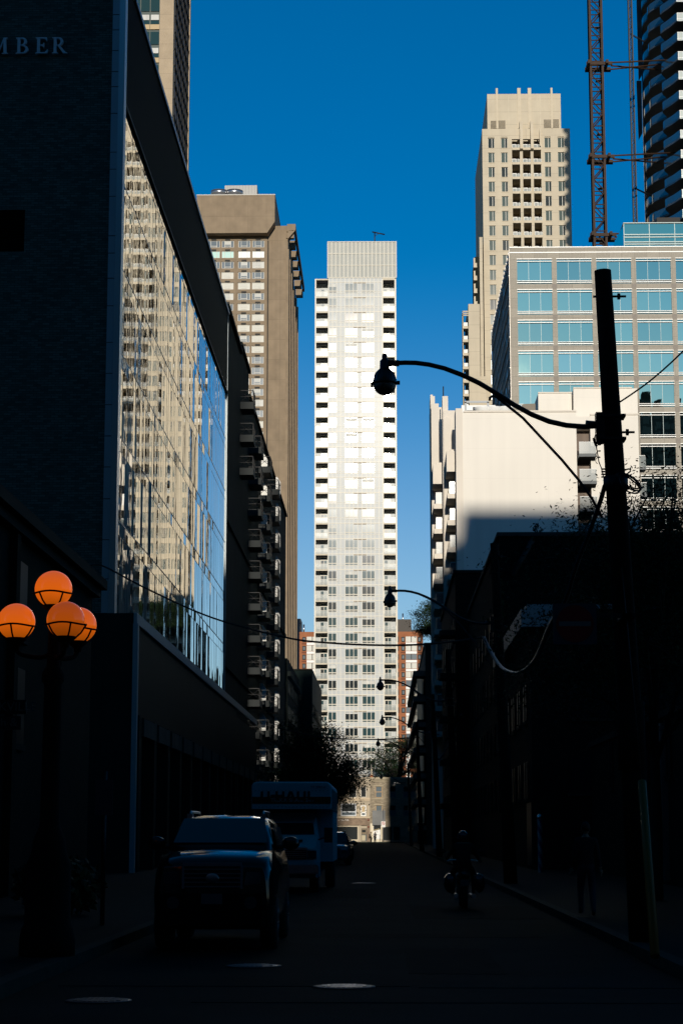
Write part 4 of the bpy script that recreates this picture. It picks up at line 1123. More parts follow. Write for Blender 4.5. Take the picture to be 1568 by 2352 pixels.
# ------------------------------------------------------------------ end of the street: shop row
Ye = 345.0
S4 = 1568 / 350.0
def zxe(x, y=900): return XU((1300 + x / S4) / 1.7417, (3050 + y / S4) / 1.7417, Ye)
def zze(y): return ZV((3050 + y / S4) / 1.7417, Ye, 850)
cream_paint = mat('cream_paint', (.42, .36, .27), .8, var=.08, scale=.6)
grey_stone = mat('grey_stone', (.30, .25, .18), .9, var=.18, scale=.8, joints=(.45, .22, .02, .22), jdark=.7)
sand_brick = mat('sand_brick', (.26, .19, .135), .9, var=.15, scale=.8, joints=(.4, .14, .02, .25), jdark=.75)
xs0, xsm, xse = zxe(-700), zxe(804), zxe(2300)
root = thing('cream_shop_house', 'cream painted shop house with bay window and brick sign band, sunlit at the street end', 'building', ((xs0 + xsm) / 2, Ye, 0))
zt_ = zze(262); zg = .15
b = MB()
hl = [(zxe(640), zxe(735), zze(625), zze(435)), (zxe(430), zxe(560), zze(630), zze(440)), (zxe(640), zxe(733), zze(962), zze(768)), (zxe(285), zxe(555), zze(960), zze(735)), (zxe(645), zxe(750), zze(1420), zze(1130)), (zxe(150), zxe(598), zze(1400), zze(1135))]
b.holed(xs0, xsm, zg, zt_, hl, lambda u, z, d: (u, Ye + d, z), 0, .3)
b.box(xs0, xsm - .02, Ye + .32, Ye + 7, zg, zt_ - .05)
b.build('wall', cream_paint, root)
b = MB()
for (y0, y1, d) in ((632, 650, .15), (650, 668, .3), (668, 690, .2), (975, 998, .25)):
    b.box(xs0, xsm + .01, Ye - d, Ye - .002, zze(y1), zze(y0))
for x in (590, 770): b.box(zxe(x) - .07, zxe(x) + .07, Ye - .08, Ye - .003, zze(965), zze(765))
b.build('cornice', mat('cornice_cream', (.55, .45, .32), .8), root)
b = MB(); b.box(xs0, xsm - .02, Ye - .12, Ye - .004, zze(1128), zze(1000)); b.box(zxe(750), xsm - .02, Ye - .1, Ye - .003, zg, zze(1130)); sb = b.build('sign_band', sand_brick, root)
text_mesh('lettering', 'B  NECTAR', .36, lambda a, c, d: (zxe(330) + a, Ye - .15 - d, zze(1035) + c), M['white'], sb, .03)
def framed(name, q, fill, frame, parent, mid=None, t=.13):
    x0_, x1_, z0_, z1_ = q; b = MB(); y = Ye + .12
    b.box(x0_ + t, x1_ - t, y + .06, y + .1, z0_ + t, z1_ - t, 1)
    b.box(x0_, x0_ + t, y, y + .12, z0_, z1_, 0); b.box(x1_ - t, x1_, y, y + .12, z0_, z1_, 0)
    b.box(x0_ + t, x1_ - t, y, y + .12, z0_, z0_ + t, 0); b.box(x0_ + t, x1_ - t, y, y + .12, z1_ - t, z1_, 0)
    if mid:
        z = z0_ + (z1_ - z0_) * mid; b.box(x0_ + t, x1_ - t, y, y + .11, z - t * .6, z + t * .6, 0)
        b.box(x0_ + t, x1_ - t, y + .04, y + .058, z0_ + t, z - t * .6, 2)
    return b.build(name, [frame, fill, M['grey_glass']], parent)
framed('window', hl[0], M['dark_glass'], M['win_frame'], root, None, .08); framed('window', hl[1], M['dark_glass'], M['win_frame'], root, None, .08)
framed('window', hl[2], M['tan_panel'], M['white'], root, .33, .17); framed('window', hl[3], M['dark_glass'], mat('bluewhite', (.55, .58, .62), .5), root, .33, .15)
framed('shop_window', hl[5], M['dark_glass'], M['cream_trim'], root, None, .18)
door = framed('door', (hl[4][0], hl[4][1], hl[4][2], hl[4][3] - .5), mat('door_wood', (.20, .15, .09), .6), mat('door_frame', (.14, .11, .07), .6), root, .55, .12)
b = MB(); b.box(zxe(655), zxe(722), Ye + .06, Ye + .11, zze(1402), zze(1305)); b.build('door_panel', mat('cream_panel', (.5, .44, .30), .7), door)
b = MB(); b.box(zxe(660), zxe(725), Ye + .05, Ye + .11, zze(1250), zze(1210)); b.build('door_pane', M['dark_glass'], door)
for y in (1040, 1163):
    b = MB(); b.lathe([(0, 0), (.16, .02), (.14, .12), (0, .2)], (zxe(776), Ye - .3, zze(y)), 10); b.build('wall_lamp', M['sign_red'], root)

root = thing('grey_stone_house', 'grey stone three storey shop house, half in deep shade, grey hoarding over its shop', 'building', ((xsm + xse) / 2, Ye, 0))
b = MB()
zt2 = zze(275)
hr = [(zxe(900), zxe(1022), zze(632), zze(425)), (zxe(905), zxe(1022), zze(960), zze(765)), (zxe(860), zxe(1008), zze(1380), zze(1125)), (zxe(1030), zxe(1200), zze(1400), zze(1150)), (zxe(1215), zxe(1345), zze(1400), zze(1150)), (zxe(1150), zxe(1270), zze(632), zze(425)), (zxe(1400), zxe(1520), zze(632), zze(425)), (zxe(1150), zxe(1270), zze(960), zze(765)), (zxe(1400), zxe(1520), zze(960), zze(765))]
b.holed(xsm, xse, zg, zt2, hr, lambda u, z, d: (u, Ye + d, z), 0, .3); b.box(xsm + .02, xse, Ye + .32, Ye + 7, zg, zt2 - .05)
b.build('wall', grey_stone, root)
b = MB(); b.box(xsm + .02, xse, Ye - .35, Ye - .003, zze(310), zt2 + .1); b.box(xsm + .05, xse, Ye - .2, Ye - .004, zze(345), zze(325))
for (x, y) in ((890, 640), (890, 745), (890, 410)): b.box(zxe(x - 20), zxe(x + 150), Ye - .14, Ye - .003, zze(y + 22), zze(y))
b.build('cornice', mat('stone_trim', (.40, .34, .24), .85), root)
ofr = mat('orange_frame', (.42, .27, .13), .6)
framed('window', hr[0], M['grey_glass'], ofr, root, .5, .1); framed('window', hr[1], M['grey_glass'], ofr, root, None, .1)
for q in hr[5:]: framed('window', q, M['dark_glass'], M['conc_grey'], root, .5, .1)
b = MB(); b.box(zxe(845), zxe(1078), Ye - .45, Ye - .25, zze(1125), zze(862)); b.build('hoarding', mat('hoarding', (.10, .105, .105), .5, var=.35, scale=.5), root)
b = MB(); b.box(zxe(808), zxe(862), Ye - .06, Ye - .004, zg, zze(1095)); b.box(zxe(862), zxe(1010), Ye - .06, Ye - .004, zg, zze(1378)); b.box(zxe(995), zxe(1018), Ye - .07, Ye - .004, zze(1375), zze(1125)); b.build('shopfront', mat('shopfront_white', (.72, .64, .48), .7), root)
framed('shop_window', hr[2], M['dark_glass'], M['white'], root, None, .06); framed('shop_window', hr[3], M['dark_glass'], M['conc_grey'], root, None, .08); framed('shop_window', hr[4], M['dark_glass'], M['conc_grey'], root, None, .08)
b = MB(); b.prism([(zxe(868), zze(1372)), (zxe(995), zze(1372)), (zxe(985), zze(1200)), (zxe(866), zze(1232))], lambda a, c, t: (a, Ye + .02 + .05 * t, c), 0)
b.prism([(zxe(866), zze(1226)), (zxe(978), zze(1198)), (zxe(974), zze(1182)), (zxe(866), zze(1208))], lambda a, c, t: (a, Ye + .02 + .05 * t, c), 1)
b.box(zxe(905), zxe(945), Ye + .0, Ye + .02, zze(1250), zze(1242), 2); b.box(zxe(895), zxe(955), Ye + .0, Ye + .02, zze(1296), zze(1292), 2)
b.build('shop_poster', [M['white'], mat('poster_band', (.35, .28, .15), .7), M['conc_grey']], root)
b = MB(); b.box(zxe(1225), zxe(1335), Ye + .0, Ye + .1, zze(1380), zze(1205)); b.build('shop_poster', M['podium'], root)
b = MB(); b.box(zxe(806), zxe(858), Ye + 2, Ye + 3, zt2 - .2, zze(215)); b.box(zxe(824), zxe(844), Ye + 2.2, Ye + 2.8, zze(215), zze(110), 1); b.build('chimney', [M['red_brick'], M['cream_trim']], root)

# ------------------------------------------------------------------ dark right-hand side of the street
def block(name, lab, x0_, x1_, y0_, y1_, z, m, extra=None, trim=None):
    root = thing(name, lab, 'building', ((x0_ + x1_) / 2, (y0_ + y1_) / 2, 0))
    b = MB(); b.box(x0_, x1_, y0_, y1_, 0, z); b.build('wall', m, root)
    b = MB(); b.box(x0_ - .14, x1_, y0_ - .14, y1_, z, z + .22); b.build('coping', trim or M['stone_dark'], root)
    return root
def side_windows(root, X, y0_, y1_, z0_, z1_, dy, dz, w=1.2, h=1.7, side=-1):
    mb = MB(); mb.box(-.06, .06, 0, w, 0, h, 0); mb.box(-.1, .1, -.1, w + .1, -.14, -.005, 1); mb.box(-.09, .09, w * .48, w * .52, 0, h, 1)
    sp = []
    y = y0_
    while y < y1_ - w:
        z = z0_
        while z < z1_ - h: sp.append((X, y, z, 0)); z += dz
        y += dy
    scatter('window', [(mb, [M['dark_glass'], M['stone_dark']])], sp, root, key=lambda s: s[1])
def front_windows(root, Y, x0_, x1_, z0_, z1_, dx, dz, w=1.2, h=1.7):
    mb = MB(); mb.box(0, w, -.06, .06, 0, h, 0); mb.box(-.1, w + .1, -.1, .1, -.14, -.005, 1)
    sp = []
    x = x0_
    while x < x1_ - w:
        z = z0_
        while z < z1_ - h: sp.append((x, Y, z, 0)); z += dz
        x += dx
    scatter('front_window', [(mb, [M['dark_glass'], M['stone_dark']])], sp, root, key=lambda s: s[0])
zR = ZV(1232, 108, 1145); xR1 = XU(1147, 1300, 108)
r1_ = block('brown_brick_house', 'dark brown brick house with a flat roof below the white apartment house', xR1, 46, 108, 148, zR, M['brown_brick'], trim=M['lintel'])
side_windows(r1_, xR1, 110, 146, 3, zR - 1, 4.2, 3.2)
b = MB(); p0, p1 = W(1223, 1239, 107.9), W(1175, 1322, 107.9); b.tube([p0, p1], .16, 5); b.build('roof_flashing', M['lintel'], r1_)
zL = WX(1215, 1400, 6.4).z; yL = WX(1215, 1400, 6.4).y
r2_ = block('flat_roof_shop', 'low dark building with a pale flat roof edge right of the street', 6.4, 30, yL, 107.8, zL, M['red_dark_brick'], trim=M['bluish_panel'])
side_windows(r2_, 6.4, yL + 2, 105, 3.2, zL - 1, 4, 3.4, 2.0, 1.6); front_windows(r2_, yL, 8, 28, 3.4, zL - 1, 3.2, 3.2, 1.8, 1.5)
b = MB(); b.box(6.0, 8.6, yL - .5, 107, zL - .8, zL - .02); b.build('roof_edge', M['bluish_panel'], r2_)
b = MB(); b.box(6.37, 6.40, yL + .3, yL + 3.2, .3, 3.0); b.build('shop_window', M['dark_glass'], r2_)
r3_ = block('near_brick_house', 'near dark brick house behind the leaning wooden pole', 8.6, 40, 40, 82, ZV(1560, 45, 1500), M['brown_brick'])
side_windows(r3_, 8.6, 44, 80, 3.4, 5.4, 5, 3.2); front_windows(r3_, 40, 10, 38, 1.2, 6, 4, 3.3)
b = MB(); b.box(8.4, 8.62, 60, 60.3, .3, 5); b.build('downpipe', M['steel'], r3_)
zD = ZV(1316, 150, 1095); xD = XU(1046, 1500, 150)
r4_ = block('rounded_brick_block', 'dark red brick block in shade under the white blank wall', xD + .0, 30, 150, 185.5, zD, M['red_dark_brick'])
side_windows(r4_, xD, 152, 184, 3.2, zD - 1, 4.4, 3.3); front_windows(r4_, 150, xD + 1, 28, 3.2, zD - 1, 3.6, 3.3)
b = MB(); 
for k in range(5): b.box(xD - 1.2, xD - .02, 150.5, 153.4, 3.5 + k * 3.3, 3.9 + k * 3.3)
b.build('ledge', M['stone_dark'], r4_)
xV = XU(976, 1520, 262); zV_ = ZV(1480, 262, 982)
r5_ = block('sloping_glass_block', 'far right block with sloping lit bands and a tree on its roof', xV, 24, 262, 330, zV_, M['stone_dark'])
b = MB()
for k in range(6):
    z0_ = 3 + k * 3.4
    b.prism([(262.2, z0_), (329, z0_), (329, z0_ + 2.6), (262.2, z0_ + 2.0)], lambda a, c, t: (xV - .02 - .9 * t - .2, a, c))
b.build('bay_strip', M['side_glass'], r5_)
b = MB()
for k in range(7): b.box(xV - 1.6, xV, 262.1, 329, 2.0 + k * 3.4, 2.7 + k * 3.4)
b.build('sloped_band', M['lintel'], r5_)
#r6_ = block('far_right_shops', 'low dark shop row at the right of the street before the crossing', 6.6, 20, 200.1, 204.6, 14, M['brown_brick'])

# left, far
zLa = ZV(1518, 236, 650); xLa = XU(641.5, 1600, 236)
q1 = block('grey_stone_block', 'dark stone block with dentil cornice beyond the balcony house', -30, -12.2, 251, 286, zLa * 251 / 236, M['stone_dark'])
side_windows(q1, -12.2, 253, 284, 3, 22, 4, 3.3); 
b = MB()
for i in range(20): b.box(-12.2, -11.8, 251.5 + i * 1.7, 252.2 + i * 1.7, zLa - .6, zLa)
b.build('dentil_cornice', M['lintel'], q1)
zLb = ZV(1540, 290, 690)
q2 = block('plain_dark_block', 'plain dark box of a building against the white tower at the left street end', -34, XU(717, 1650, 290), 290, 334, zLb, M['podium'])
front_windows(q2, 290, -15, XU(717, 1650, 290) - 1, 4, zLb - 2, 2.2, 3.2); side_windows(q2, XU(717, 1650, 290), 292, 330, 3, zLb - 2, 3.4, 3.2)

# ------------------------------------------------------------------ unseen block added behind the viewer, its steps shaped to cast the street's shadows
root = thing('shading_block', 'unseen stepped block added behind the viewer to shade the street, mirrored dark in the teal windows', 'building', (0, -70, 0))
prof = [(-140, 94), (-5.4, 94), (-5.4, 62), (-2.2, 62), (-2.2, 101), (5.5, 101), (5.5, 84.5), (11.5, 84.5), (11.5, 82), (15.1, 82), (15.1, 85.2), (64, 85.2), (64, 104), (72, 104), (72, 121.5), (150, 121.5), (150, 0), (-140, 0)]
b = MB(); b.prism(prof, lambda a, c, t: (a, -60 - 30 * t, c)); b.build('wall', mat('shade_wall', (.10, .10, .10), .8, joints=(3, 3.2, .5, .2), jdark=.4), root)
b = MB()
for i in range(9): b.box(74 + i * 7.0, 77 + i * 7, -64, -61, 121.5, 122 + random.Random(i).random() * 2.5)
b.build('roof_plant', M['grille'], root)

root = thing('far_skyline_block', 'wide hazy block of city far behind the viewer, only reflected in low windows', 'building', (0, -720, 0))
rr = random.Random(77); x = -420; pr_ = [(-420, 0)]
while x < 420:
    w_ = rr.uniform(18, 55); h = rr.uniform(150, 205); pr_ += [(x, h), (x + w_, h)]; x += w_
pr_ += [(x, 0)]
b = MB(); b.prism(pr_, lambda a, c, t: (a, -720 - 40 * t, c)); b.build('wall', bpy.data.materials['shade_wall'], root)
# ------------------------------------------------------------------ street lamps on wooden poles
LX, LY = 3.75, 29.0
def lamp_point(u, v): p = W(u, v, LY); return (p.x, LY, p.z)
root = thing('street_lamp', 'nearest curved-arm street lamp on a leaning split-topped wooden pole', 'street lamp', (LX, LY, .15), 'curved-arm street lamps on wooden poles')
LAMP = root
b = MB(); pt = W(1383, 622, LY)
pb = Vector((LX, LY, .15))
prof = [(0, .215), (.25, .185), (.5, .165), (.8, .14), (1, .128)]
b.tube([pb + (Vector((pt.x, LY, pt.z)) - pb) * t for t, r in prof], [r for t, r in prof], 14); b.build('pole', M['wood_pole'], root)
def on_pole(v):
    z = ZV(v, LY, 1390); t = (z - .15) / (pt.z - .15); return Vector((LX + (pt.x - LX) * t, LY, z))
b = MB(); q = on_pole(976)
b.box(q.x - .25, q.x - .12, LY - .09, LY + .09, q.z - .28, q.z + .18); b.box(q.x - .19, q.x + .19, LY - .15, LY + .15, q.z + .1, q.z + .14); b.box(q.x - .19, q.x + .19, LY - .15, LY + .15, q.z - .25, q.z - .21)
b.tube([(q.x - .4, LY, q.z + .02), (q.x - .2, LY, q.z)], .055, 8); b.build('bracket', M['lamp_metal'], root)
b = MB()
path = [(908, 834), (930, 833), (955, 833.5), (985, 837.5), (1020, 846), (1060, 861), (1100, 880), (1140, 904), (1180, 930), (1220, 952), (1260, 968), (1300, 977), (1340, 980), (1372, 978)]
b.tube([lamp_point(u, v) for u, v in path], [.036] * 5 + [.038] * 5 + [.04] * 4, 10); b.build('arm', M['lamp_metal'], root)
b = MB(); b.tube([lamp_point(u, v) for u, v in ((1124, 920), (1124, 914), (1130, 910), (1140, 912), (1170, 936), (1200, 960), (1240, 1003), (1290, 1057), (1330, 1105), (1360, 1148), (1382, 1190))], .022, 6); b.build('stay_rod', M['lamp_metal'], root)
b = MB()
for vv in (681, 993): 
    q = on_pole(vv); b.tube([(q.x - .17, LY, q.z), (q.x + .33, LY, q.z)], .018, 6); b.lathe([(.05, -.02), (.05, .02)], (q.x + .22, LY, q.z), 8, axis='x')
b.build('through_bolt', M['iron'], root)
lc = lamp_point(883, 875); s_ = LY / FOC                          # metres per sheet unit
lx, lz = lc[0], lc[2]
def lz_(v): return W(883, v, LY).z
b = MB()
b.lathe([(0, lz_(811)), (.02, lz_(811.5)), (.040, lz_(815)), (.040, lz_(824)), (.052, lz_(826)), (.073, lz_(829.5)), (.074, lz_(846)), (.082, lz_(847)), (.082, lz_(849)), (.06, lz_(849.2))], (lx, LY, 0), 16)
b.box(lx + .02, lx + .22, LY - .05, LY + .05, lz_(840), lz_(829))
hd = b.build('lamp_head', M['lamp_metal'], root)
b = MB(); rg = .176; zc_ = lz_(880); hu = lz_(847) - zc_
pr = [(rg * math.cos(R(t)), zc_ + hu * 1.06 * math.sin(R(t))) for t in range(0, 71, 7)]
b.lathe([(rg * .6, zc_)] + pr + [(.02, zc_ + hu)], (lx, LY, 0), 24)
for i in range(14):
    an = 2 * math.pi * i / 14
    b.tube([(lx + (r + .002) * math.cos(an), LY + (r + .002) * math.sin(an), z) for r, z in pr], .006, 4)
b.lathe([(rg - .01, zc_ - .012), (rg + .022, zc_ - .012), (rg + .022, zc_ + .012), (rg - .01, zc_ + .012)], (lx, LY, 0), 24)
b.box(lx + rg, lx + rg + .055, LY - .03, LY + .03, zc_ - .02, zc_ + .03); b.box(lx - rg - .035, lx - rg, LY - .02, LY + .02, zc_ - .06, zc_ + .01)
b.build('lamp_dome', M['lamp_metal'], root)
b = MB(); pr = [(rg * math.cos(R(-i * 10)), zc_ - .012 + rg * math.sin(R(-i * 10))) for i in range(9)] + [(0, zc_ - .012 - rg)]
b.lathe(pr, (lx, LY, 0), 24); b.build('lamp_bowl', M['lamp_bowl'], root)
labs = ['second street lamp, its globe hanging in front of the lower white tower edge',
        'third street lamp, small globe against the lower middle of the white tower', 'fourth street lamp, little globe beside the red brick block',
        'fifth street lamp, tiny globe half in the pale treetop', 'sixth street lamp, tiny globe at the stone house cornice', 'farthest street lamp, dark speck on the shaded shop row']
targets = [(895, 1381, 62), (873, 1577, 97), (877.5, 1659, 130), (868, 1709, 170), (875, 1786, 245), (904, 1803, 290)]
for (u, v, Y), lb in zip(targets, labs):
    z = ZV(v, Y, u); d = dup(LAMP, None, lb)
    xt = XU(u, v, Y)
    d.location = (xt - (lx - LX), Y, .15); d.scale = (1, 1, (z - .15) / (zc_ - .15))
    if Y > 240: d.location.x = xt - (lx - LX)
# things only the first pole carries
b = MB(); pc = on_pole(1110)
rr = random.Random(12)
def loop(c, w_, h_, rot, n=22, jitter=.012, y=0):
    pts = []
    for i in range(n + 1):
        a = 2 * math.pi * i / n; x, z = w_ * math.cos(a), h_ * math.sin(a)
        pts.append((c[0] + x * math.cos(rot) - z * math.sin(rot), LY - .16 + y + .02 * math.sin(3 * a), c[1] + x * math.sin(rot) + z * math.cos(rot)))
    return pts
P_ = lambda u, v: (XU(u, v, LY), ZV(v, LY, u))
b.tube(loop(P_(1436, 1110), .20, .055, -.55), .013, 6, cap=False); b.tube(loop(P_(1440, 1112), .21, .085, -.6, y=-.03), .013, 6, cap=False); b.tube(loop(P_(1440, 1118), .185, .10, -.7, y=-.05), .012, 6, cap=False)
b.tube([lamp_point(u, v) for u, v in ((1405, 1092), (1428, 1080), (1444, 1077), (1447, 1082), (1430, 1096), (1410, 1106))], .013, 6)
b.build('cable_coil', M['cable'], LAMP)
b = MB(); pts = []
for i in range(60):
    t = i / 59; a = t * 2 * math.pi * 5; u = 1374 + 5 * math.sin(a) - 4 * t; v = 992 + 72 * t + 3 * math.cos(a); pts.append((XU(u, v, LY), LY - .1 + .03 * math.cos(a), ZV(v, LY, u)))
b.tube(pts, .006, 4); b.tube([lamp_point(u, v) for u, v in ((1377, 990), (1366, 1000), (1362, 1012), (1368, 1024), (1371, 1040), (1374, 1060), (1380, 1075), (1385, 1095))], .008, 4)
b.tube([lamp_point(u, v) for u, v in ((1362, 1006), (1364, 1014), (1368, 1024))], .02, 5)
for i in range(4): b.box(XU(1376, 1060, LY) , XU(1386, 1060, LY), LY - .2, LY - .17, ZV(1086 + i * 6, LY), ZV(1083 + i * 6, LY))
b.build('loose_wires', M['cable'], LAMP)
b = MB(); q = on_pole(1110); b.lathe([(.185, q.z - .1), (.185, q.z + .1)], (q.x, LY, 0), 14); b.build('pole_band', M['cable'], LAMP); b = MB(); q = on_pole(1690); b.lathe([(.205, q.z - .5), (.205, q.z + .5)], (q.x, LY, 0), 14); b.build('pole_band', M['wood_pole'], LAMP)

# cables
def cable(name, lab, pts, r, m=None, n=6, twist=0):
    b = MB()
    if twist:
        P0 = [Vector(p) for p in pts]; fine = []
        for a, c in zip(P0, P0[1:]):
            for i in range(14): fine.append(a.lerp(c, i / 14))
        for ph in (0, math.pi):
            b.tube([p + Vector((math.cos(i * .9 + ph) * r * .8, math.sin(i * .9 + ph) * r * .8, 0)) for i, p in enumerate(fine)], r, 5)
    else: b.tube(pts, r, n)
    o = b.build(name, m or M['cable'], origin=pts[0]); return tag(o, lab, 'cable')
sm = smooth
Wt = lambda u, v, Y: W(u, v, Y)
cable('overhead_cable', 'thin black cable rising to the right from the near wooden pole', sm([Wt(1412, 930, 29), Wt(1450, 905, 28), Wt(1500, 868, 27), Wt(1568, 806, 25.5), Wt(1680, 690, 23)]), .012)
cable('overhead_cable', 'long black cable sagging across from the mirror glass building to the second lamp pole',
      sm([Wt(199, 1310, 71.6), Wt(208, 1300, 71.4), Wt(222, 1297, 71.2), Wt(250, 1306, 71), Wt(345, 1356, 70), Wt(488, 1419, 68.5), Wt(655, 1464, 67), Wt(760, 1477, 66), Wt(880, 1482, 65), Wt(985, 1479, 64), Wt(1108, 1465, 62.3)]), .035)
cable('overhead_cable', 'small black cable hanging across in front of the lowest white tower floors', sm([Wt(640, 1672, 132), Wt(720, 1690, 131), Wt(790, 1697, 130.5), Wt(880, 1698, 130), Wt(960, 1693, 130)]), .045)
cable('twisted_cable', 'thick black twisted cable slanting down from the leaning pole to behind the no entry sign', sm([Wt(1388, 1115, 28.8), Wt(1378, 1150, 28.9), Wt(1352, 1225, 29.2), Wt(1322, 1300, 29.6), Wt(1300, 1372, 30.2), Wt(1280, 1410, 31)], 4), .022, twist=1)
cable('twisted_cable', 'shiny twisted cable drooping in a bow below the second lamp pole top', sm([Wt(1280, 1410, 31), Wt(1258, 1450, 36), Wt(1232, 1510, 42), Wt(1205, 1538, 48), Wt(1180, 1545, 53), Wt(1150, 1532, 57), Wt(1125, 1495, 60), Wt(1110, 1463, 62)], 4), .035, M['cable_shiny'], twist=1)
cable('twisted_cable', 'small pale bow of twisted cable hanging at the third lamp pole', sm([Wt(990, 1640, 97), Wt(994, 1700, 98), Wt(1003, 1741, 99), Wt(1014, 1738, 99.5), Wt(1040, 1690, 99), Wt(1060, 1640, 97)], 4), .03, M['cable_shiny'], twist=1)
# guy wire with yellow guard
g0, g1 = Wt(1473, 1796, 27.5), Wt(1503, 2186, 25.6); g1.z = .15
root = thing('guy_wire', 'yellow guarded stay wire leaning beside the near wooden pole', 'stay wire', g1)
b = MB(); b.tube([g1, g0], .06, 8); b.build('guard', M['yellow_guard'], root)
b = MB(); b.tube([g0, on_pole(1250)], .008, 5); b.build('wire', M['cable'], root)
# no entry sign
NY = 28.2
root = thing('no_entry_sign', 'square no entry sign with red disc and white bar beside the leaning pole', 'traffic sign', Wt(1319, 1433, NY))
a0, a1, z0_, z1_ = XU(1269, 1433, NY), XU(1369, 1433, NY), ZV(1480, NY, 1319), ZV(1386, NY, 1319)
b = MB(); b.box(a0, a1, NY, NY + .02, z0_, z1_); b.build('plate', M['sign_blue'], root)
b = MB(); b.lathe([(.27, NY - .008), (.27, NY - .002)], ((a0 + a1) / 2, 0, (z0_ + z1_) / 2), 32, axis='y'); b.build('disc', M['sign_red'], root)
b = MB(); b.box((a0 + a1) / 2 - .23, (a0 + a1) / 2 + .23, NY - .016, NY - .010, (z0_ + z1_) / 2 - .035, (z0_ + z1_) / 2 + .035); b.build('bar', mat('sign_bar', (.12, .12, .12), .5), root)
b = MB(); b.box(a1 - .3, LX - .15, NY + .03, NY + .08, z1_ - .2, z1_ - .14); b.box(LX - .3, LX - .1, NY + .03, LY - .1, z1_ - .2, z1_ - .14); b.build('arm', M['iron'], root)

# ------------------------------------------------------------------ globe street lamp, left
GY = 25.5; GX = XU(122, 1600, GY)
root = thing('globe_lamp', 'ornate black street lamp with four glowing orange globes at the left kerb', 'street lamp', (GX, GY, .15))
b = MB()
b.lathe([(.36, .15), (.36, .35), (.33, .5), (.30, .55), (.29, 1.3), (.23, 1.45), (.21, 1.6), (.15, 1.75), (.13, 1.8), (.115, 3.6), (.15, 3.66), (.15, 3.75), (.09, 3.85), (.07, 4.5), (.09, 4.55)], (GX, GY, 0), 16)
b.build('post', M['globe_post'], root)
def glow(name, e, s):
    """lit globe: the glow is strongest at bulb height and weaker towards the rim below; the pinkish cap paints in sky reflection"""
    m = mat(name, (.40, .10, .02), .16, emit=e, estr=s); t = m.node_tree; b_ = t.nodes['Principled BSDF']
    tc = nd(t, 'ShaderNodeTexCoord'); sp = nd(t, 'ShaderNodeSeparateXYZ'); t.links.new(tc.outputs['Generated'], sp.inputs[0])
    cr = nd(t, 'ShaderNodeValToRGB'); t.links.new(sp.outputs[2], cr.inputs[0])
    cr.color_ramp.elements[0].position = .0; cr.color_ramp.elements[0].color = (.42, .085, .002, 1)
    cr.color_ramp.elements[1].position = 1.0; cr.color_ramp.elements[1].color = (.78, .135, .040, 1)  # pinkish top: reflected sky painted into the emission
    el = cr.color_ramp.elements.new(.45); el.color = (1.0, .165, .006, 1)
    el = cr.color_ramp.elements.new(.72); el.color = (.95, .150, .014, 1)
    t.links.new(cr.outputs[0], b_.inputs['Emission Color']); return m
gm = [glow('globe_bright', (1, .155, .010), .66), glow('globe_mid', (1, .15, .008), .64), glow('globe_dim', (1, .13, .008), .36), glow('globe_back', (1, .15, .008), .58)]
tops = [(123.5, 1353, 0, gm[0]), (38.5, 1428, -.03, gm[1]), (151.5, 1424, -.45, gm[2]), (180, 1436, .40, gm[3])]
rad = .245
for i, (u, v, dy, m_) in enumerate(tops):
    Y = GY + dy; c = W(u, v, Y); r = rad
    b = MB(); b.ell(c, r, r, r * .98, 28, 18); gl = b.build('globe', m_, root)
    b = MB(); zr = c.z - .06; rr_ = r + .018
    b.tube([(c.x + rr_ * math.cos(a), c.y + rr_ * math.sin(a), zr + .01 * math.sin(a * 3)) for a in [2 * math.pi * k / 28 for k in range(29)]], .013, 6, cap=False)
    for k in range(5):
        a = 2 * math.pi * k / 5 + i * .5 + .35
        b.tube([(c.x + rr_ * math.cos(a), c.y + rr_ * math.sin(a), zr)] + [(c.x + (r + .012) * math.cos(R(t)) * math.cos(a), c.y + (r + .012) * math.cos(R(t)) * math.sin(a), c.z - (r + .012) * math.sin(R(t))) for t in (25, 40, 55, 68)], .012, 5)
    b.lathe([(.13, c.z - r * .86), (.15, c.z - r * .93), (.10, c.z - r * 1.1), (.05, c.z - r * 1.25), (.05, c.z - r * 1.45), (0, c.z - r * 1.45)], (c.x, c.y, 0), 14)
    b.build('globe_cage', M['globe_post'], gl)
    if i:
        b = MB(); b.tube(sm([(c.x, c.y, c.z - r * 1.4), (c.x + (GX - c.x) * .15, c.y + (GY - c.y) * .15, c.z - r * 1.75), (c.x + (GX - c.x) * .7, c.y + (GY - c.y) * .7, c.z - r * 1.9), (GX, GY, c.z - r * 1.5)], 5), .03, 7); b.build('arm', M['globe_post'], root)
# slim posts on the left pavement
def post(lab, u, vb, h, r, m):
    p = W(u, vb, 1); Y = (EYE - .15) / (EYE - p.z); c = W(u, vb, Y)
    root = thing('sign_post', lab, 'post', (c.x, c.y, .15)); b = MB(); b.tube([(c.x, c.y, .15), (c.x, c.y, .15 + h)], r, 8); b.build('pole', m, root); return root, c
r_, c = post('thin dark post leaning next to the globe lamp base', 134, 2175, 1.0, .05, M['globe_post']); r_.rotation_euler.y = R(-6)
b = MB(); b.lathe([(.07, 1.1), (.075, 1.2), (0, 1.28)], (c.x, c.y, 0), 10); b.build('cap', M['globe_post'], r_)
r_, c = post('slim dark parking sign post on the left pavement before the off-road car', 235, 2125, 2.6, .04, M['iron'])
b = MB(); b.box(c.x - .15, c.x + .15, c.y - .06, c.y - .045, 2.0, 2.6); b.build('plate', M['sign_blue'], r_)
r_, c = post('tall grey post carrying a no left turn sign by the sunlit corner', 880, 1935, 5.4, .055, M['steel'])
ys = c.y
b = MB(); zc_n = ZV(1893, ys, 881); b.box(c.x - .33, c.x + .33, ys - .1, ys - .08, zc_n - .5, zc_n + .45); pl_ = b.build('plate', M['sign_white'], r_)
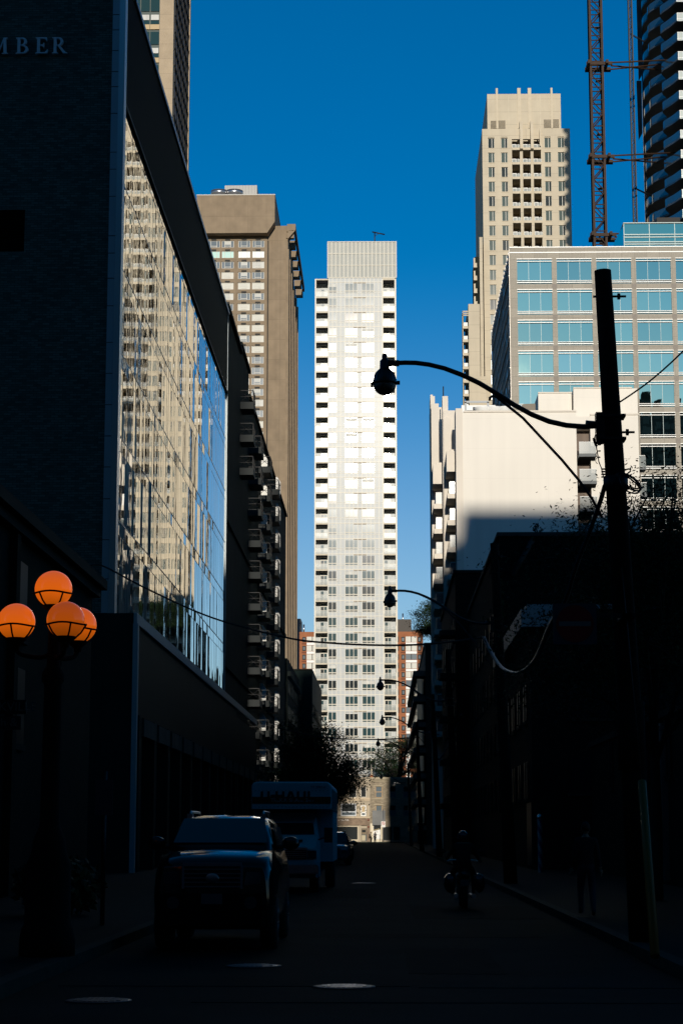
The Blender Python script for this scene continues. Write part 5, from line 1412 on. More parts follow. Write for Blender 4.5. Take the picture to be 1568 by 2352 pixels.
b = MB(); n = 24
for k in range(n):
    a, a2 = 2 * math.pi * k / n, 2 * math.pi * (k + 1) / n
    f = lambda r, q: (c.x + r * math.cos(q), ys - .105, zc_n + .13 + r * math.sin(q))
    b.face([f(.20, a), f(.27, a), f(.27, a2), f(.20, a2)])
f = lambda x, z: (c.x + x, ys - .108, zc_n + .13 + z)
b.face([f(-.19, .14), f(-.14, .19), f(.19, -.14), f(.14, -.19)]); b.build('red_ring', mat('ring_red', (.4, .02, .02), .5), pl_)
b = MB(); f = lambda x, z: (c.x + x, ys - .103, zc_n + .13 + z)
b.face([f(.03, -.14), f(.08, -.14), f(.08, .07), f(.03, .07)]); b.face([f(-.06, .03), f(.08, .03), f(.08, .08), f(-.06, .08)]); b.face([f(-.13, .055), f(-.05, 0), f(-.05, .11)]); b.build('arrow', M['black'], pl_)
# barber pole and small wall signs on the right
c = WX(1240, 1972, 6.2); 
root = thing('barber_pole', 'blue and white striped barber pole standing by the right-hand shops', 'barber pole', (6.2, c.y, .15))
zb0, zb1 = .15, WX(1240, 1881, 6.2).z
b = MB(); n = 12; k = 26
for i in range(k):
    for j in range(n):
        a, a2 = 2 * math.pi * j / n, 2 * math.pi * (j + 1) / n
        z0_, z1_ = zb0 + (zb1 - zb0) * i / k, zb0 + (zb1 - zb0) * (i + 1) / k
        b.face([(6.2 + .1 * math.cos(a), c.y + .1 * math.sin(a), z0_), (6.2 + .1 * math.cos(a2), c.y + .1 * math.sin(a2), z0_), (6.2 + .1 * math.cos(a2), c.y + .1 * math.sin(a2), z1_), (6.2 + .1 * math.cos(a), c.y + .1 * math.sin(a), z1_)], ((i + j) // 3) % 2)
b.build('striped_tube', [mat('barber_white', (.16, .18, .18), .6), mat('barber_blue', (.01, .02, .06), .5)], root)
b = MB(); b.ell((6.2, c.y, zb1 + .08), .12, .12, .12); b.build('finial', M['steel'], root)

# ------------------------------------------------------------------ trees
def tree(name, lab, loc, h, crown_r, crown_z0, n_leaf, leaf, mats, seed, flat=1.0, trunk_r=.16, group=None, gaps=.0, spread=None, lean=(0, 0)):
    rr = random.Random(seed)
    root = thing(name, lab, 'tree', loc, group)
    x, y, z = loc
    t = MB(); top = Vector((x + lean[0] * .4, y + lean[1] * .4, z + crown_z0 + (h - crown_z0) * .35))
    t.tube(sm([(x, y, z - .1), (x + rr.uniform(-.15, .15), y, z + crown_z0 * .5), tuple(top)], 4), [trunk_r * (1.15 - .5 * i / 8) for i in range(9)], 9)
    tips = []; limbs = MB()
    nb = spread or 11
    for i in range(nb):
        a = 2 * math.pi * (i + rr.random() * .6) / nb; up = rr.uniform(.05, 1.0)
        st = Vector((x, y, z + crown_z0 * rr.uniform(.7, 1.15)))
        rad = crown_r * rr.uniform(.7, 1.05) * math.cos(up * 1.2)
        en = Vector((x + lean[0] + rad * math.cos(a), y + lean[1] + rad * math.sin(a), z + crown_z0 + (h - crown_z0) * (.15 + .8 * math.sin(up * 1.45))))
        mid = st.lerp(en, .5) + Vector((0, 0, .12 * (h - crown_z0) * rr.uniform(.2, 1)))
        pts = sm([st, mid, en], 5); t.tube(pts, [trunk_r * .45 * (1 - .85 * k / 10) + .01 for k in range(11)], 6)
        for k in (5, 7, 9, 10):
            tips.append((pts[k], 1.0))
            for _ in range(2):
                e2 = pts[k] + Vector((rr.gauss(0, .5), rr.gauss(0, .5), rr.gauss(.1, .35))) * crown_r * .42
                limbs.tube([pts[k], pts[k].lerp(e2, .5) + Vector((0, 0, .1)), e2], [.19 * trunk_r, .13 * trunk_r, .06 * trunk_r], 4); tips.append((e2, .8))
    t.v += [] 
    n0 = len(t.v); t.v += limbs.v; t.f += [tuple(n0 + i for i in f) for f in limbs.f]; t.m += limbs.m; t.s += limbs.s
    t.build('trunk', M['bark'], root)
    c = MB()
    for i in range(n_leaf):
        p, w_ = rr.choice(tips)
        s = crown_r * .20
        q = p + Vector((rr.gauss(0, s), rr.gauss(0, s), rr.gauss(0, s * .55 * flat)))
        l = leaf * rr.uniform(.6, 1.3)
        a = Vector((rr.gauss(0, 1), rr.gauss(0, 1), rr.gauss(0, .6))).normalized(); bb = a.cross(Vector((rr.gauss(0, .4), rr.gauss(0, .4), 1))).normalized()
        c.face([q - a * l, q + bb * l * .38, q + a * l, q - bb * l * .38], rr.choice((0, 0, 1, 2)) if len(mats) == 3 else 0)
    c.build('crown', mats, root); return root
LM = [M['leaf'], M['leaf_dark'], M['leaf_bright']]
G = 'street trees along the left kerb'
tree('street_tree', 'dark leafy street tree above the far parked cars, overlapping the lit shop house', (XU(735, 1900, 205), 205, .15), 10.8, 3.9, 3.4, 24000, .14, LM, 31, group=G)
tree('street_tree', 'dark street tree standing just behind the moving van at the left kerb', (-6.0, 165, .15), 10.2, 3.7, 3.4, 20000, .13, LM, 32, group=G)
tree('street_tree', 'far street tree showing feathery sprigs against the white tower lower left edge', (-8.3, 262, .15), 15.2, 4.2, 4.5, 11000, .17, LM, 33, group=G)
tree('spreading_tree', 'thin spreading tree of bare looking branches at the right street end', (2.6, 359, .15), 18.6, 5.6, 10.2, 13000, .17, LM, 35, trunk_r=.42, flat=.5, spread=20)
tree('rooftop_tree', 'bushy green tree growing on the roof edge above the right street', (xV + 1.6, 264, zV_ + .2), 5.6, 2.9, .5, 17000, .14, LM, 36)
tree('feathery_tree', 'dark feathery leaved tree behind the leaning wooden pole', (6.4, 47, .15), 9.3, 2.9, 4.2, 42000, .055, LM, 37, trunk_r=.14, spread=14)
tree('feathery_tree', 'dark feathery tree cut by the right picture edge', (9.0, 52, .15), 10.2, 3.4, 4.6, 42000, .06, LM, 38, trunk_r=.15, spread=14)
tree('roof_sprig', 'tiny sprig growing from the flat roof of the brown brick house', (XU(1233, 1225, 109), 109, zR), .85, .3, .25, 90, .10, LM, 39, trunk_r=.02, spread=5)
def shrub(lab, c, rx, ry, rz, n, seed, leaf=.10):
    rr = random.Random(seed); b = MB()
    for i in range(n):
        v = Vector((rr.gauss(0, 1), rr.gauss(0, 1), rr.gauss(0, 1))).normalized() * rr.uniform(.75, 1.05)
        q = Vector((c[0] + v.x * rx, c[1] + v.y * ry, c[2] + rz + v.z * rz)); l = leaf * rr.uniform(.6, 1.3)
        a = Vector((rr.gauss(0, 1), rr.gauss(0, 1), rr.gauss(0, 1))).normalized(); bb = a.cross(v + Vector((.01, 0, 0))).normalized()
        b.face([q - a * l, q + bb * l * .5, q + a * l, q - bb * l * .5], rr.choice((0, 1)))
    o = b.build('shrub', [M['leaf'], M['leaf_dark']], origin=c); return tag(o, lab, 'shrub')
shrub('dark low shrub on the left pavement beside the off-road car', (-6.2, 38, .15), .9, 1.2, .55, 900, 50)
shrub('ivy clump trailing down the corner of the brown brick house', (xR1 - .05, 108.2, 11.5), .3, .5, 2.6, 700, 51, .16)

# ------------------------------------------------------------------ vehicles
car_black = mat('car_black', (.003, .005, .006), .12, spec=.5, coat=.3)
car_grey = mat('car_grey', (.10, .11, .13), .15, spec=.8, coat=.6)
car_dark = mat('car_dark', (.02, .022, .026), .14, spec=.8, coat=.6)
slat_m = mat('slat_metal', (.16, .20, .24), .45, metal=.3)
chrome = mat('chrome', (.55, .58, .60), .3, metal=1)
tyre = mat('tyre', (.012, .012, .012), .9); rim_m = mat('rim', (.14, .14, .15), .3, metal=.9)
wind_m = mat('windscreen', (.012, .016, .020), .04, spec=1.0)
lens = mat('headlight_lens', (.05, .06, .07), .06, spec=.9)
rub = mat('rubber_trim', (.014, .014, .015), .8)
truck_white = mat('truck_white', (.62, .64, .65), .4, var=.05, scale=.8)
truck_orange = mat('truck_orange', (.22, .035, .012), .45)
def wheel(root, x, y, r, w, side):
    b = MB(); pr = [(r * .62, -w / 2), (r * .92, -w / 2), (r, -w * .36), (r, w * .36), (r * .92, w / 2), (r * .62, w / 2)]
    b.lathe([(a, z) for a, z in pr], (x, y, r), 26, axis='x'); wh_ = b.build('wheel', tyre, root)
    b = MB(); s = side; b.lathe([(0, s * w * .30), (r * .12, s * w * .38), (r * .14, s * w * .32), (r * .62, s * w * .40), (r * .64, s * w * .2)] , (x, y, r), 20, axis='x')
    for k in range(6):
        a = 2 * math.pi * k / 6
        b.tube([(x + s * w * .42, y + .1 * r * math.cos(a), r + .1 * r * math.sin(a)), (x + s * w * .42, y + .6 * r * math.cos(a), r + .6 * r * math.sin(a))], .03, 4)
    b.build('rim', rim_m, wh_)
def ring(y, wb, ws, z0, z1, zt, crown):
    """cross-section of a car body: bottom half-width, side half-width, bottom, widest, top, crown"""
    h = [(wb, z0), (ws * .985, z0 + (z1 - z0) * .35), (ws, z1), (ws * .975, z1 + (zt - z1) * .55), (ws * .90, zt), (ws * .55, zt + crown * .8), (0, zt + crown)]
    return [(x, y, z) for x, z in h] + [(-x, y, z) for x, z in reversed(h[:-1])]
def suv(cx, yf, W2, L, Ht, body, labels, detail=True, belt=1.14, group=None, hood=1.35):
    root = thing('parked_car', labels, 'car', (cx, yf + L / 2, 0), group)
    T = lambda secs: [[(cx + x, yf + y, z) for x, y, z in s] for s in secs]
    b = MB(); k = W2 / 1.0
    b.loft(T([ring(.0, .80*k, .86*k, .42, .72, belt - .22, .01), ring(.06, .86*k, .93*k, .34, .74, belt - .16, .02), ring(.35, .90*k, .985*k, .30, .8, belt - .06, .04),
              ring(hood, .90*k, 1.0*k, .30, .85, belt + .02, .05), ring(hood + .9, .90*k, 1.0*k, .30, .85, belt + .02, .02), ring(L - .5, .90*k, 1.0*k, .30, .85, belt + .02, .02),
              ring(L - .1, .88*k, .97*k, .34, .85, belt, .02), ring(L, .82*k, .90*k, .45, .85, belt - .15, .01)]))
    bo = b.build('body', body, root)
    g = MB(); zt = Ht - .08
    def gr(y, wb, wt, z0, z1, cr): 
        h = [(wb, z0), (wb * .97 + wt * .03, z0 + .03), (wt + .02, z1 - .09), (wt - .06, z1 - .01), (wt * .5, z1 + cr * .8), (0, z1 + cr)]
        return [(x, y, z) for x, z in h] + [(-x, y, z) for x, z in reversed(h[:-1])]
    g.loft(T([gr(hood - .05, .86*k, .80*k, belt - .02, belt + .10, .0), gr(hood + .85, .92*k, .76*k, belt, zt - .05, .03), gr(hood + 1.2, .92*k, .77*k, belt, zt, .04), gr(L - .9, .92*k, .77*k, belt, zt - .02, .04), gr(L - .25, .90*k, .72*k, belt, zt - .12, .03), gr(L - .05, .88*k, .78*k, belt - .02, belt + .1, .02)]))
    g.build('cabin', body, root)
    f = lambda x, y, z: (cx + x, yf + y, z)
    w = MB(); w.face([f(-.79*k, hood - .05, belt + .135), f(.79*k, hood - .05, belt + .135), f(.70*k, hood + .76, zt - .015), f(-.70*k, hood + .76, zt - .015)]); w.build('windscreen', wind_m, root)
    for s in (-1, 1):
        for (y0, y1, e) in ((hood + .55, hood + 1.45, .5), (hood + 1.55, hood + 2.45, 0), (hood + 2.55, L - .55, -.25)):
            if y1 - y0 < .3: continue
            w = MB(); X = lambda z: s * (.925*k - (z - belt) / (zt - belt) * .15*k + .012)
            za, zb2_ = belt + .07, zt - .14
            w.face([f(X(za), y0, za), f(X(za), y1, za), f(X(zb2_), y1 + min(e, 0), zb2_), f(X(zb2_), y0 + max(e, 0), zb2_)]); w.build('side_window', wind_m, root)
        m = MB(); m.ell(f(s * (1.0*k + .14), hood + .62, belt + .12), .14, .07, .105, 10, 8); m.tube([f(s * .9*k, hood + .65, belt + .05), f(s * (1.0*k + .05), hood + .64, belt + .08)], .035, 6); m.build('mirror', body, root)
        h = MB(); h.loft([[f(s * x, y, z) for x, y, z in q] for q in ([(.50*k, .015, belt - .50), (.80*k, .05, belt - .48), (.82*k, .05, belt - .26), (.52*k, .03, belt - .27)], [(.51*k, -.035, belt - .47), (.77*k, .0, belt - .45), (.79*k, .0, belt - .29), (.54*k, -.025, belt - .29)])], sm=False); h.build('headlight', lens, root)
        h = MB(); h.lathe([(.09, -.01), (.09, .02)], f(s * .62*k, -.09, belt - .72), 14, axis='y'); h.build('fog_lamp', lens, root)
        wheel(root, cx + s * (W2 - .12), yf + .92, .38, .25, s); wheel(root, cx + s * (W2 - .12), yf + L - 1.05, .38, .25, s)
        if detail:
            r_ = MB(); r_.tube([f(s * .64*k, hood + 1.15, zt), f(s * .64*k, hood + 1.3, zt + .09), f(s * .64*k, L - 1.0, zt + .09), f(s * .64*k, L - .8, zt)], .022, 6); r_.box(cx + s*.64*k - .04, cx + s*.64*k + .04, yf + hood + 1.05, yf + hood + 1.35, zt - .04, zt + .06); r_.build('roof_rail', chrome, root)
    gq = MB(); gq.box(cx - .46*k, cx + .46*k, yf - .03, yf + .03, belt - .52, belt - .20); gr_ = gq.build('grille', M['black'], root)
    gq = MB(); gq.box(cx - .47*k, cx + .47*k, yf - .07, yf - .02, belt - .20, belt - .145)
    for i in range(5): z = belt - .50 + i * .062; gq.box(cx - .45*k, cx + .45*k, yf - .06, yf - .035, z, z + .018)
    for s in (-1, 1): gq.box(cx + s*.47*k - .015, cx + s*.47*k + .015, yf - .06, yf - .02, belt - .52, belt - .2)
    gq.build('slats', slat_m, gr_)
    gq = MB(); gq.ell((cx, yf - .06, belt - .37), .10, .015, .07, 14, 8); gq.build('badge', chrome, gr_)
    bm = MB(); bm.loft(T([[(-.88*k, .10, .34), (.88*k, .10, .34), (.90*k, .10, belt - .57), (-.90*k, .10, belt - .57)], [(-.80*k, -.09, .38), (.80*k, -.09, .38), (.82*k, -.09, belt - .59), (-.82*k, -.09, belt - .59)]]), sm=False); bp_ = bm.build('bumper', body, root)
    pl2 = MB(); pl2.box(cx - .15, cx + .15, yf - .12, yf - .10, belt - .74, belt - .59); pp = pl2.build('number_plate', mat('plate', (.10, .11, .12), .5), bp_)
    return root, pp
xs_l, xs_r = XU(336, 2050, 29), XU(640, 2050, 29)
suv_root, pp = suv((xs_l + xs_r) / 2, 29.0, (xs_r - xs_l) / 2 - .06, 5.1, 2.02, car_black, 'large black off-road car with chrome slatted grille parked at the left kerb', True, 1.42)
suv((-3.75 - 1.72) / 2, 106, .97, 4.8, 1.80, car_grey, 'grey car with bright roof rails parked behind the moving van', True, 1.08, 'cars parked far down the left kerb')
suv((-3.8 - 1.95) / 2, 126, .92, 4.6, 1.52, car_dark, 'dark low car farthest along the left kerb', False, .95, 'cars parked far down the left kerb')
suv((-3.8 - 1.9) / 2, 118, .94, 4.7, 1.66, car_dark, 'dark car half hidden between the other two far parked cars', False, 1.0, 'cars parked far down the left kerb')

TY = 58.0
tx0, tx1 = XU(577, 1850, TY), XU(761, 1850, TY); tcx = (tx0 + tx1) / 2
root = thing('moving_van', 'pale box moving van with U-HAUL lettering over its cab at the left kerb', 'van', (tcx, TY + 3.5, 0))
zt0 = ZV(1795.5, TY, 670); za = ZV(1858, TY, 670)
b = MB(); hw_ = (tx1 - tx0) / 2
def box_ring(y, hw, z0, z1, r):
    pts = []
    for (sx, cz, a0) in ((1, z1, 0), (-1, z1, 90)):
        for i in range(5):
            a = R(a0 + i * 22.5); pts.append((tcx + sx * (hw - r) + r * math.cos(a), y, z1 - r + r * math.sin(a)))
    return [(tcx + hw, y, z0)] + pts + [(tcx - hw, y, z0)]
b.loft([box_ring(TY + .0, hw_ - .03, za, zt0 - .03, .16), box_ring(TY + .05, hw_, za, zt0, .16), box_ring(TY + 1.7, hw_, za, zt0, .16), box_ring(TY + 1.71, hw_, .85, zt0, .16), box_ring(TY + 7.2, hw_, .85, zt0, .16)], sm=False)
bx_ = b.build('cargo_box', truck_white, root)
b = MB(); zr_ = ZV(1846, TY, 670); b.box(tx0 + .02, tx1 - .02, TY - .012, TY - .004, zr_, zr_ + .20); st = b.build('stripe', truck_orange, bx_)
b = MB()
for i in range(20): x = tx0 + .12 + (tx1 - tx0 - .24) * i / 19; b.box(x - .012, x + .012, TY - .014, TY - .002, za + .05, za + .075); b.box(x - .012, x + .012, TY - .014, TY - .002, zt0 - .27, zt0 - .245)
b.box(tx1 + .002, tx1 + .02, TY + .1, TY + 7.1, za - .05, za); 
for i in range(12): b.box(tx1 + .002, tx1 + .014, TY + .3 + i * .58, TY + .34 + i * .58, za, zt0 - .2)
b.build('rivets', mat('trim_alu', (.3, .3, .28), .4, metal=.7), bx_)
zl0, zl1 = ZV(1838, TY, 660), ZV(1817.5, TY, 660); lh = zl1 - zl0
UH = {'U': [[(0,1),(.26,1),(.26,.32),(.34,.22),(.66,.22),(.74,.32),(.74,1),(1,1),(1,.2),(.82,0),(.18,0),(0,.2)]],
      '-': [[(0,.38),(0,.62),(.5,.62),(.5,.38)]],
      'H': [[(0,0),(0,1),(.26,1),(.26,.62),(.74,.62),(.74,1),(1,1),(1,0),(.74,0),(.74,.38),(.26,.38),(.26,0)]],
      'A': [[(0,0),(.34,1),(.66,1),(1,0),(.73,0),(.66,.2),(.34,.2),(.27,0)], [(.41,.4),(.59,.4),(.5,.72)]],
      'L': [[(0,0),(0,1),(.26,1),(.26,.22),(.95,.22),(.95,0)]]}
ux0, ux1 = XU(599, 1828, TY), XU(726, 1828, TY); tot = 1 + .12 + .5 + .02 + 1 + .14 + 1.1 + .14 + 1 + .2 + .95; sc_ = (ux1 - ux0) / tot; x = ux0
for ch, adv in (('U', 1.12), ('-', .52), ('H', 1.14), ('A', 1.24), ('U', 1.2), ('L', 1)):
    wmul = 1.1 if ch == 'A' else 1
    outline_mesh('lettering', UH[ch], lambda a, c, d, x=x, wm=wmul: (x + a * sc_ * wm, TY - .02 - d, zl0 + c * lh), mat('letter_black', (.012, .012, .014), .6) if 'letter_black' not in bpy.data.materials else bpy.data.materials['letter_black'], bx_, .012); x += adv * sc_
text_mesh('small_lettering', 'TRUCK SHARE 24/7', .15, lambda a, c, d: (XU(672, 1850, TY) + a, TY - .022 - d, zr_ + .10 + c), M['sign_metal'], st, .006)
text_mesh('fleet_number', 'TT 2993 H', .10, lambda a, c, d: (XU(740, 1808, TY) + a - .12, TY - .02 - d, ZV(1808.5, TY, 700) + c), bpy.data.materials['letter_black'], bx_, .006)
cw = XU(730, 1950, TY) - tcx
b = MB(); zb_t = ZV(1921, TY, 670); zrf_ = ZV(1866, TY, 670)
b.loft([[(tcx + s * w_, TY + y, z) for s, w_, z in ((1, w1, z0_), (1, w1, z1_), (1, w2, z2_), (-1, w2, z2_), (-1, w1, z1_), (-1, w1, z0_))] for (y, w1, w2, z0_, z1_, z2_) in
        ((-.95, cw - .06, cw - .1, .5, 1.05, 1.24), (-.9, cw, cw - .04, .42, 1.05, 1.30), (-.1, cw + .02, cw - .02, .42, 1.2, zb_t - .03), (-.02, cw + .02, cw - .02, .42, 1.2, zb_t + .02), (.75, cw + .02, cw - .14, .42, 1.3, zrf_), (1.75, cw + .02, cw - .12, .42, 1.3, zrf_ + .04))], sm=False)
cab = b.build('cab', truck_white, root)
b = MB(); b.face([(tcx - cw + .10, TY + .0, zb_t + .06), (tcx + cw - .10, TY + .0, zb_t + .06), (tcx + cw - .2, TY + .70, zrf_ - .06), (tcx - cw + .2, TY + .70, zrf_ - .06)]); b.build('windscreen', wind_m, cab)
b = MB(); b.box(tcx - cw * .55, tcx - .05, TY - .55, TY - .1, zb_t - .14, zb_t - .09); b.box(tcx + .02, tcx + cw * .45, TY - .6, TY - .12, zb_t - .15, zb_t - .09); b.build('hood_stripe', truck_orange, cab)
b = MB(); b.box(tcx - cw * .62, tcx + cw * .62, TY - 1.0, TY - .93, .98, 1.24); gq = b.build('grille', M['black'], cab)
b = MB(); b.box(tcx - cw * .65, tcx + cw * .65, TY - 1.02, TY - .96, 1.22, 1.29)
for i in range(4): b.box(tcx - cw * .6, tcx + cw * .6, TY - 1.02, TY - .99, 1.0 + i * .055, 1.018 + i * .055)
b.build('slats', chrome, gq)
for s in (-1, 1):
    b = MB(); b.box(tcx + s * cw * .82 - .13, tcx + s * cw * .82 + .13, TY - .99, TY - .9, .98, 1.2); b.build('headlight', lens, cab)
    b = MB(); b.box(tcx + s * (cw + .30) - .12, tcx + s * (cw + .30) + .12, TY - .02, TY + .1, 1.42, 1.85); b.tube([(tcx + s * cw, TY + .1, 1.5), (tcx + s * (cw + .3), TY + .06, 1.6)], .02, 5); b.build('mirror', rub, cab)
    wheel(root, tcx + s * (cw - .1), TY - .15, .38, .25, s); wheel(root, tcx + s * (hw_ - .18), TY + 5.4, .40, .3, s)
b = MB(); b.box(tcx - cw - .04, tcx + cw + .04, TY - 1.12, TY - .9, .55, .80); b.build('bumper', chrome, cab)
b = MB(); b.box(tcx - .8, tcx + .8, TY + 1.7, TY + 7.0, .55, .84); b.build('chassis', rub, root)

# ------------------------------------------------------------------ people
skin_m = mat('skin', (.30, .17, .11), .6)
def person(lab, loc, rz, J, cloth, hair_m, extra=None, scale=1.0):
    """J: joint dictionary in metres, feet at z = 0, facing -Y"""
    root = thing('person', lab, 'person', loc)
    chain = [('pelvis', 'belly', .15), ('belly', 'chest', .14), ('chest', 'neck', .065), ('neck', 'head', .06),
             ('chest', 'shL', .075), ('shL', 'elL', .05), ('elL', 'wrL', .036), ('chest', 'shR', .075), ('shR', 'elR', .05), ('elR', 'wrR', .036),
             ('pelvis', 'hipL', .10), ('hipL', 'knL', .068), ('knL', 'anL', .046), ('anL', 'toL', .04), ('pelvis', 'hipR', .10), ('hipR', 'knR', .068), ('knR', 'anR', .046), ('anR', 'toR', .04)]
    rad = {'pelvis': .145, 'belly': .135, 'chest': .15}
    for a, c, r in chain: rad[c] = rad.get(c, r)
    names = list(rad); me = bpy.data.meshes.new('body')
    me.from_pydata([J[n] for n in names], [(names.index(a), names.index(c)) for a, c, r in chain], [])
    ob = bpy.data.objects.new('body_tmp', me); col.objects.link(ob)
    ob.modifiers.new('skin', 'SKIN'); sub = ob.modifiers.new('sub', 'SUBSURF'); sub.levels = 2; sub.render_levels = 2
    for i, n in enumerate(names):
        sv = me.skin_vertices[0].data[i]; sv.radius = (rad[n], rad[n] * (.78 if n in ('pelvis', 'belly', 'chest') else 1)); sv.use_root = (n == 'pelvis')
    dg = bpy.context.evaluated_depsgraph_get(); m2 = bpy.data.meshes.new_from_object(ob.evaluated_get(dg))
    col.objects.unlink(ob); bpy.data.objects.remove(ob)
    b = MB()
    b.v = [tuple(v.co) for v in m2.vertices]
    wrs = [Vector(J['wrL']), Vector(J['wrR'])]
    for p in m2.polygons:
        c = p.center; mi = 0
        if min(abs(c.z), 9) < .10 and c.z < J['pelvis'][2] - .3: mi = 2
        elif c.z < J['pelvis'][2] + .02 and min((c - w_).length for w_ in wrs) > .14 and not any((c - Vector(J[k])).length < .2 for k in ('elL', 'elR')): mi = 1
        elif (c - Vector(J['neck'])).length < .05 or c.z > J['neck'][2]: mi = 3
        elif min((c - w_).length for w_ in wrs) < .05: mi = 3
        b.f.append(tuple(p.vertices)); b.m.append(mi); b.s.append(True)
    hd_ = Vector(J['head'])
    b.ell(hd_ + Vector((0, 0, .08)), .076, .095, .118, 14, 10, 3); b.ell(hd_ + Vector((0, -.098, .065)), .014, .022, .026, 8, 6, 3)
    for s in (-1, 1):
        b.ell(hd_ + Vector((s * .078, .01, .075)), .012, .022, .033, 8, 6, 3); b.ell(hd_ + Vector((s * .03, -.085, .095)), .012, .010, .008, 8, 6, 2)
    b.ell(hd_ + Vector((0, -.088, .02)), .024, .010, .008, 8, 6, 2)
    for side in ('L', 'R'):                                           # hands: palm, four curled fingers, thumb
        w_ = Vector(J['wr' + side]); d = (w_ - Vector(J['el' + side])).normalized(); sd = 1 if side == 'L' else -1
        ax = d.cross(Vector((0, 1, 0)) if abs(d.y) < .8 else Vector((0, 0, 1))).normalized(); up = ax.cross(d)
        b.ell(w_ + d * .05, .036, .030, .045, 10, 8, 3)
        for k in range(4):
            o = w_ + d * .08 + up * (.024 - .016 * k); l = (.062, .072, .068, .052)[k]
            b.tube([o, o + d * l * .45 + ax * .006, o + d * l * .8 + ax * .022, o + d * l + ax * .04], [.0085, .008, .0075, .006], 6, 3)
        o = w_ + d * .035 + up * .028; b.tube([o, o + d * .025 + up * .022, o + d * .055 + up * .026 + ax * .012], [.010, .009, .007], 6, 3)
    base = Vector(loc); Rm = Matrix.Rotation(rz, 3, 'Z')
    def place(mb): mb.v = [tuple(base + Rm @ (Vector(v) * scale)) for v in mb.v]; return mb
    place(b).build('body', [cloth[0], cloth[1], cloth[2], skin_m], root)
    h = MB(); h.ell(hd_ + Vector((0, .018, .105)), .086, .098, .108, 14, 10); place(h).build('hair', hair_m, root)
    for nm, mb, m_ in (extra(hd_) if extra else []): place(mb).build(nm, m_, root)
    return root
def stand(over=None):
    J = dict(pelvis=(0, 0, .95), belly=(0, 0, 1.12), chest=(0, .01, 1.33), neck=(0, .01, 1.47), head=(0, -.01, 1.55),
             shL=(.17, .01, 1.40), elL=(.22, .03, 1.12), wrL=(.23, -.05, .88), shR=(-.17, .01, 1.40), elR=(-.22, .03, 1.12), wrR=(-.23, -.05, .88),
             hipL=(.09, 0, .90), knL=(.10, -.01, .50), anL=(.10, .02, .09), toL=(.115, -.13, .045), hipR=(-.09, 0, .90), knR=(-.10, -.01, .50), anR=(-.10, .02, .09), toR=(-.115, -.13, .045))
    J.update(over or {}); return J
dark_cloth = mat('dark_cloth', (.012, .012, .014), .9); jeans = mat('jeans', (.03, .035, .05), .9); pale_cloth = mat('pale_cloth', (.50, .45, .34), .9); shoe = mat('shoe', (.015, .013, .012), .7)
hair_d = mat('hair_dark', (.012, .009, .007), .7); khaki = mat('khaki', (.045, .042, .03), .9)
def at_end(u): c = W(u, 1936, 341.5); return (c.x, 341.5 + 1.6, .15)
la = at_end((1300 + 822 / S4) / 1.7417); lb = at_end((1300 + 895 / S4) / 1.7417)
def pack(hd_):
    a = MB(); a.ell((0, .24, 1.20), .15, .12, .22, 12, 8)
    h = MB(); h.ell((0, .07, 1.52), .07, .05, .16, 10, 8)
    return [('backpack', a, dark_cloth), ('long_hair', h, hair_d)]
person('long haired person in a pale top with a dark backpack at the sunlit corner', la, R(78), stand(dict(elR=(-.25, .02, 1.15), wrR=(-.12, -.2, 1.08), knL=(.1, -.12, .52), anL=(.1, .0, .10), toL=(.11, -.14, .05), anR=(-.09, .12, .09), toR=(-.1, -.03, .045))), (pale_cloth, khaki, shoe), hair_d, pack)
person('person in dark hooded top and trousers standing before the shop poster', lb, R(8), stand(dict(elL=(.25, .0, 1.12), wrL=(.08, -.17, 1.05), elR=(-.25, .0, 1.12), wrR=(-.06, -.18, 1.02))), (dark_cloth, dark_cloth, shoe), hair_d,
       lambda hd_: [('hood', (lambda m: (m.ell((0, .05, 1.60), .10, .10, .13, 12, 8), m)[1])(MB()), dark_cloth), ('chest_print', (lambda m: (m.box(-.07, .07, -.155, -.14, 1.26, 1.36), m)[1])(MB()), M['conc_grey'])])
person('pedestrian in dark jacket seen from behind walking along the right pavement', (XU(1347, 2080, 37.5), 37.5, .15), R(180), stand(dict(knL=(.1, -.14, .53), anL=(.1, -.05, .12), toL=(.11, -.2, .09), anR=(-.1, .22, .10), toR=(-.11, .09, .045), wrL=(.26, -.1, .90), wrR=(-.26, .06, .88))), (dark_cloth, jeans, shoe), hair_d)

# motorcycle and rider
MX, MY = XU(1063, 2070, 46), 46.0
moto_m = mat('moto_paint', (.012, .012, .014), .25, coat=.5)
root = thing('motorcycle', 'dark motorcycle with side panniers riding away along the right of the road', 'motorcycle', (MX, MY, 0))
for y, nm in ((MY - .68, 0), (MY + .72, 1)):
    b = MB(); b.lathe([(.20, -.05), (.29, -.07), (.315, -.04), (.315, .04), (.29, .07), (.20, .05)], (MX, y, .315), 24, axis='x'); w_ = b.build('wheel', tyre, root)
    b = MB(); b.lathe([(.03, -.07), (.04, .07)], (MX, y, .315), 10, axis='x')
    for k in range(8): a = k * math.pi / 4; b.tube([(MX, y, .315), (MX, y + .2 * math.cos(a), .315 + .2 * math.sin(a))], .012, 4)
    b.build('rim', rim_m, w_)
b = MB()
def oval(y, w_, z0, z1, n=12): return [(MX + w_ * math.cos(2 * math.pi * k / n), y, (z0 + z1) / 2 + (z1 - z0) / 2 * math.sin(2 * math.pi * k / n)) for k in range(n)]
b.loft([oval(MY - .95, .07, .70, .84), oval(MY - .7, .14, .62, .86), oval(MY - .3, .15, .45, .82), oval(MY + .05, .18, .35, .92), oval(MY + .35, .17, .45, 1.0), oval(MY + .6, .10, .7, .98)]); b.build('frame_body', moto_m, root)
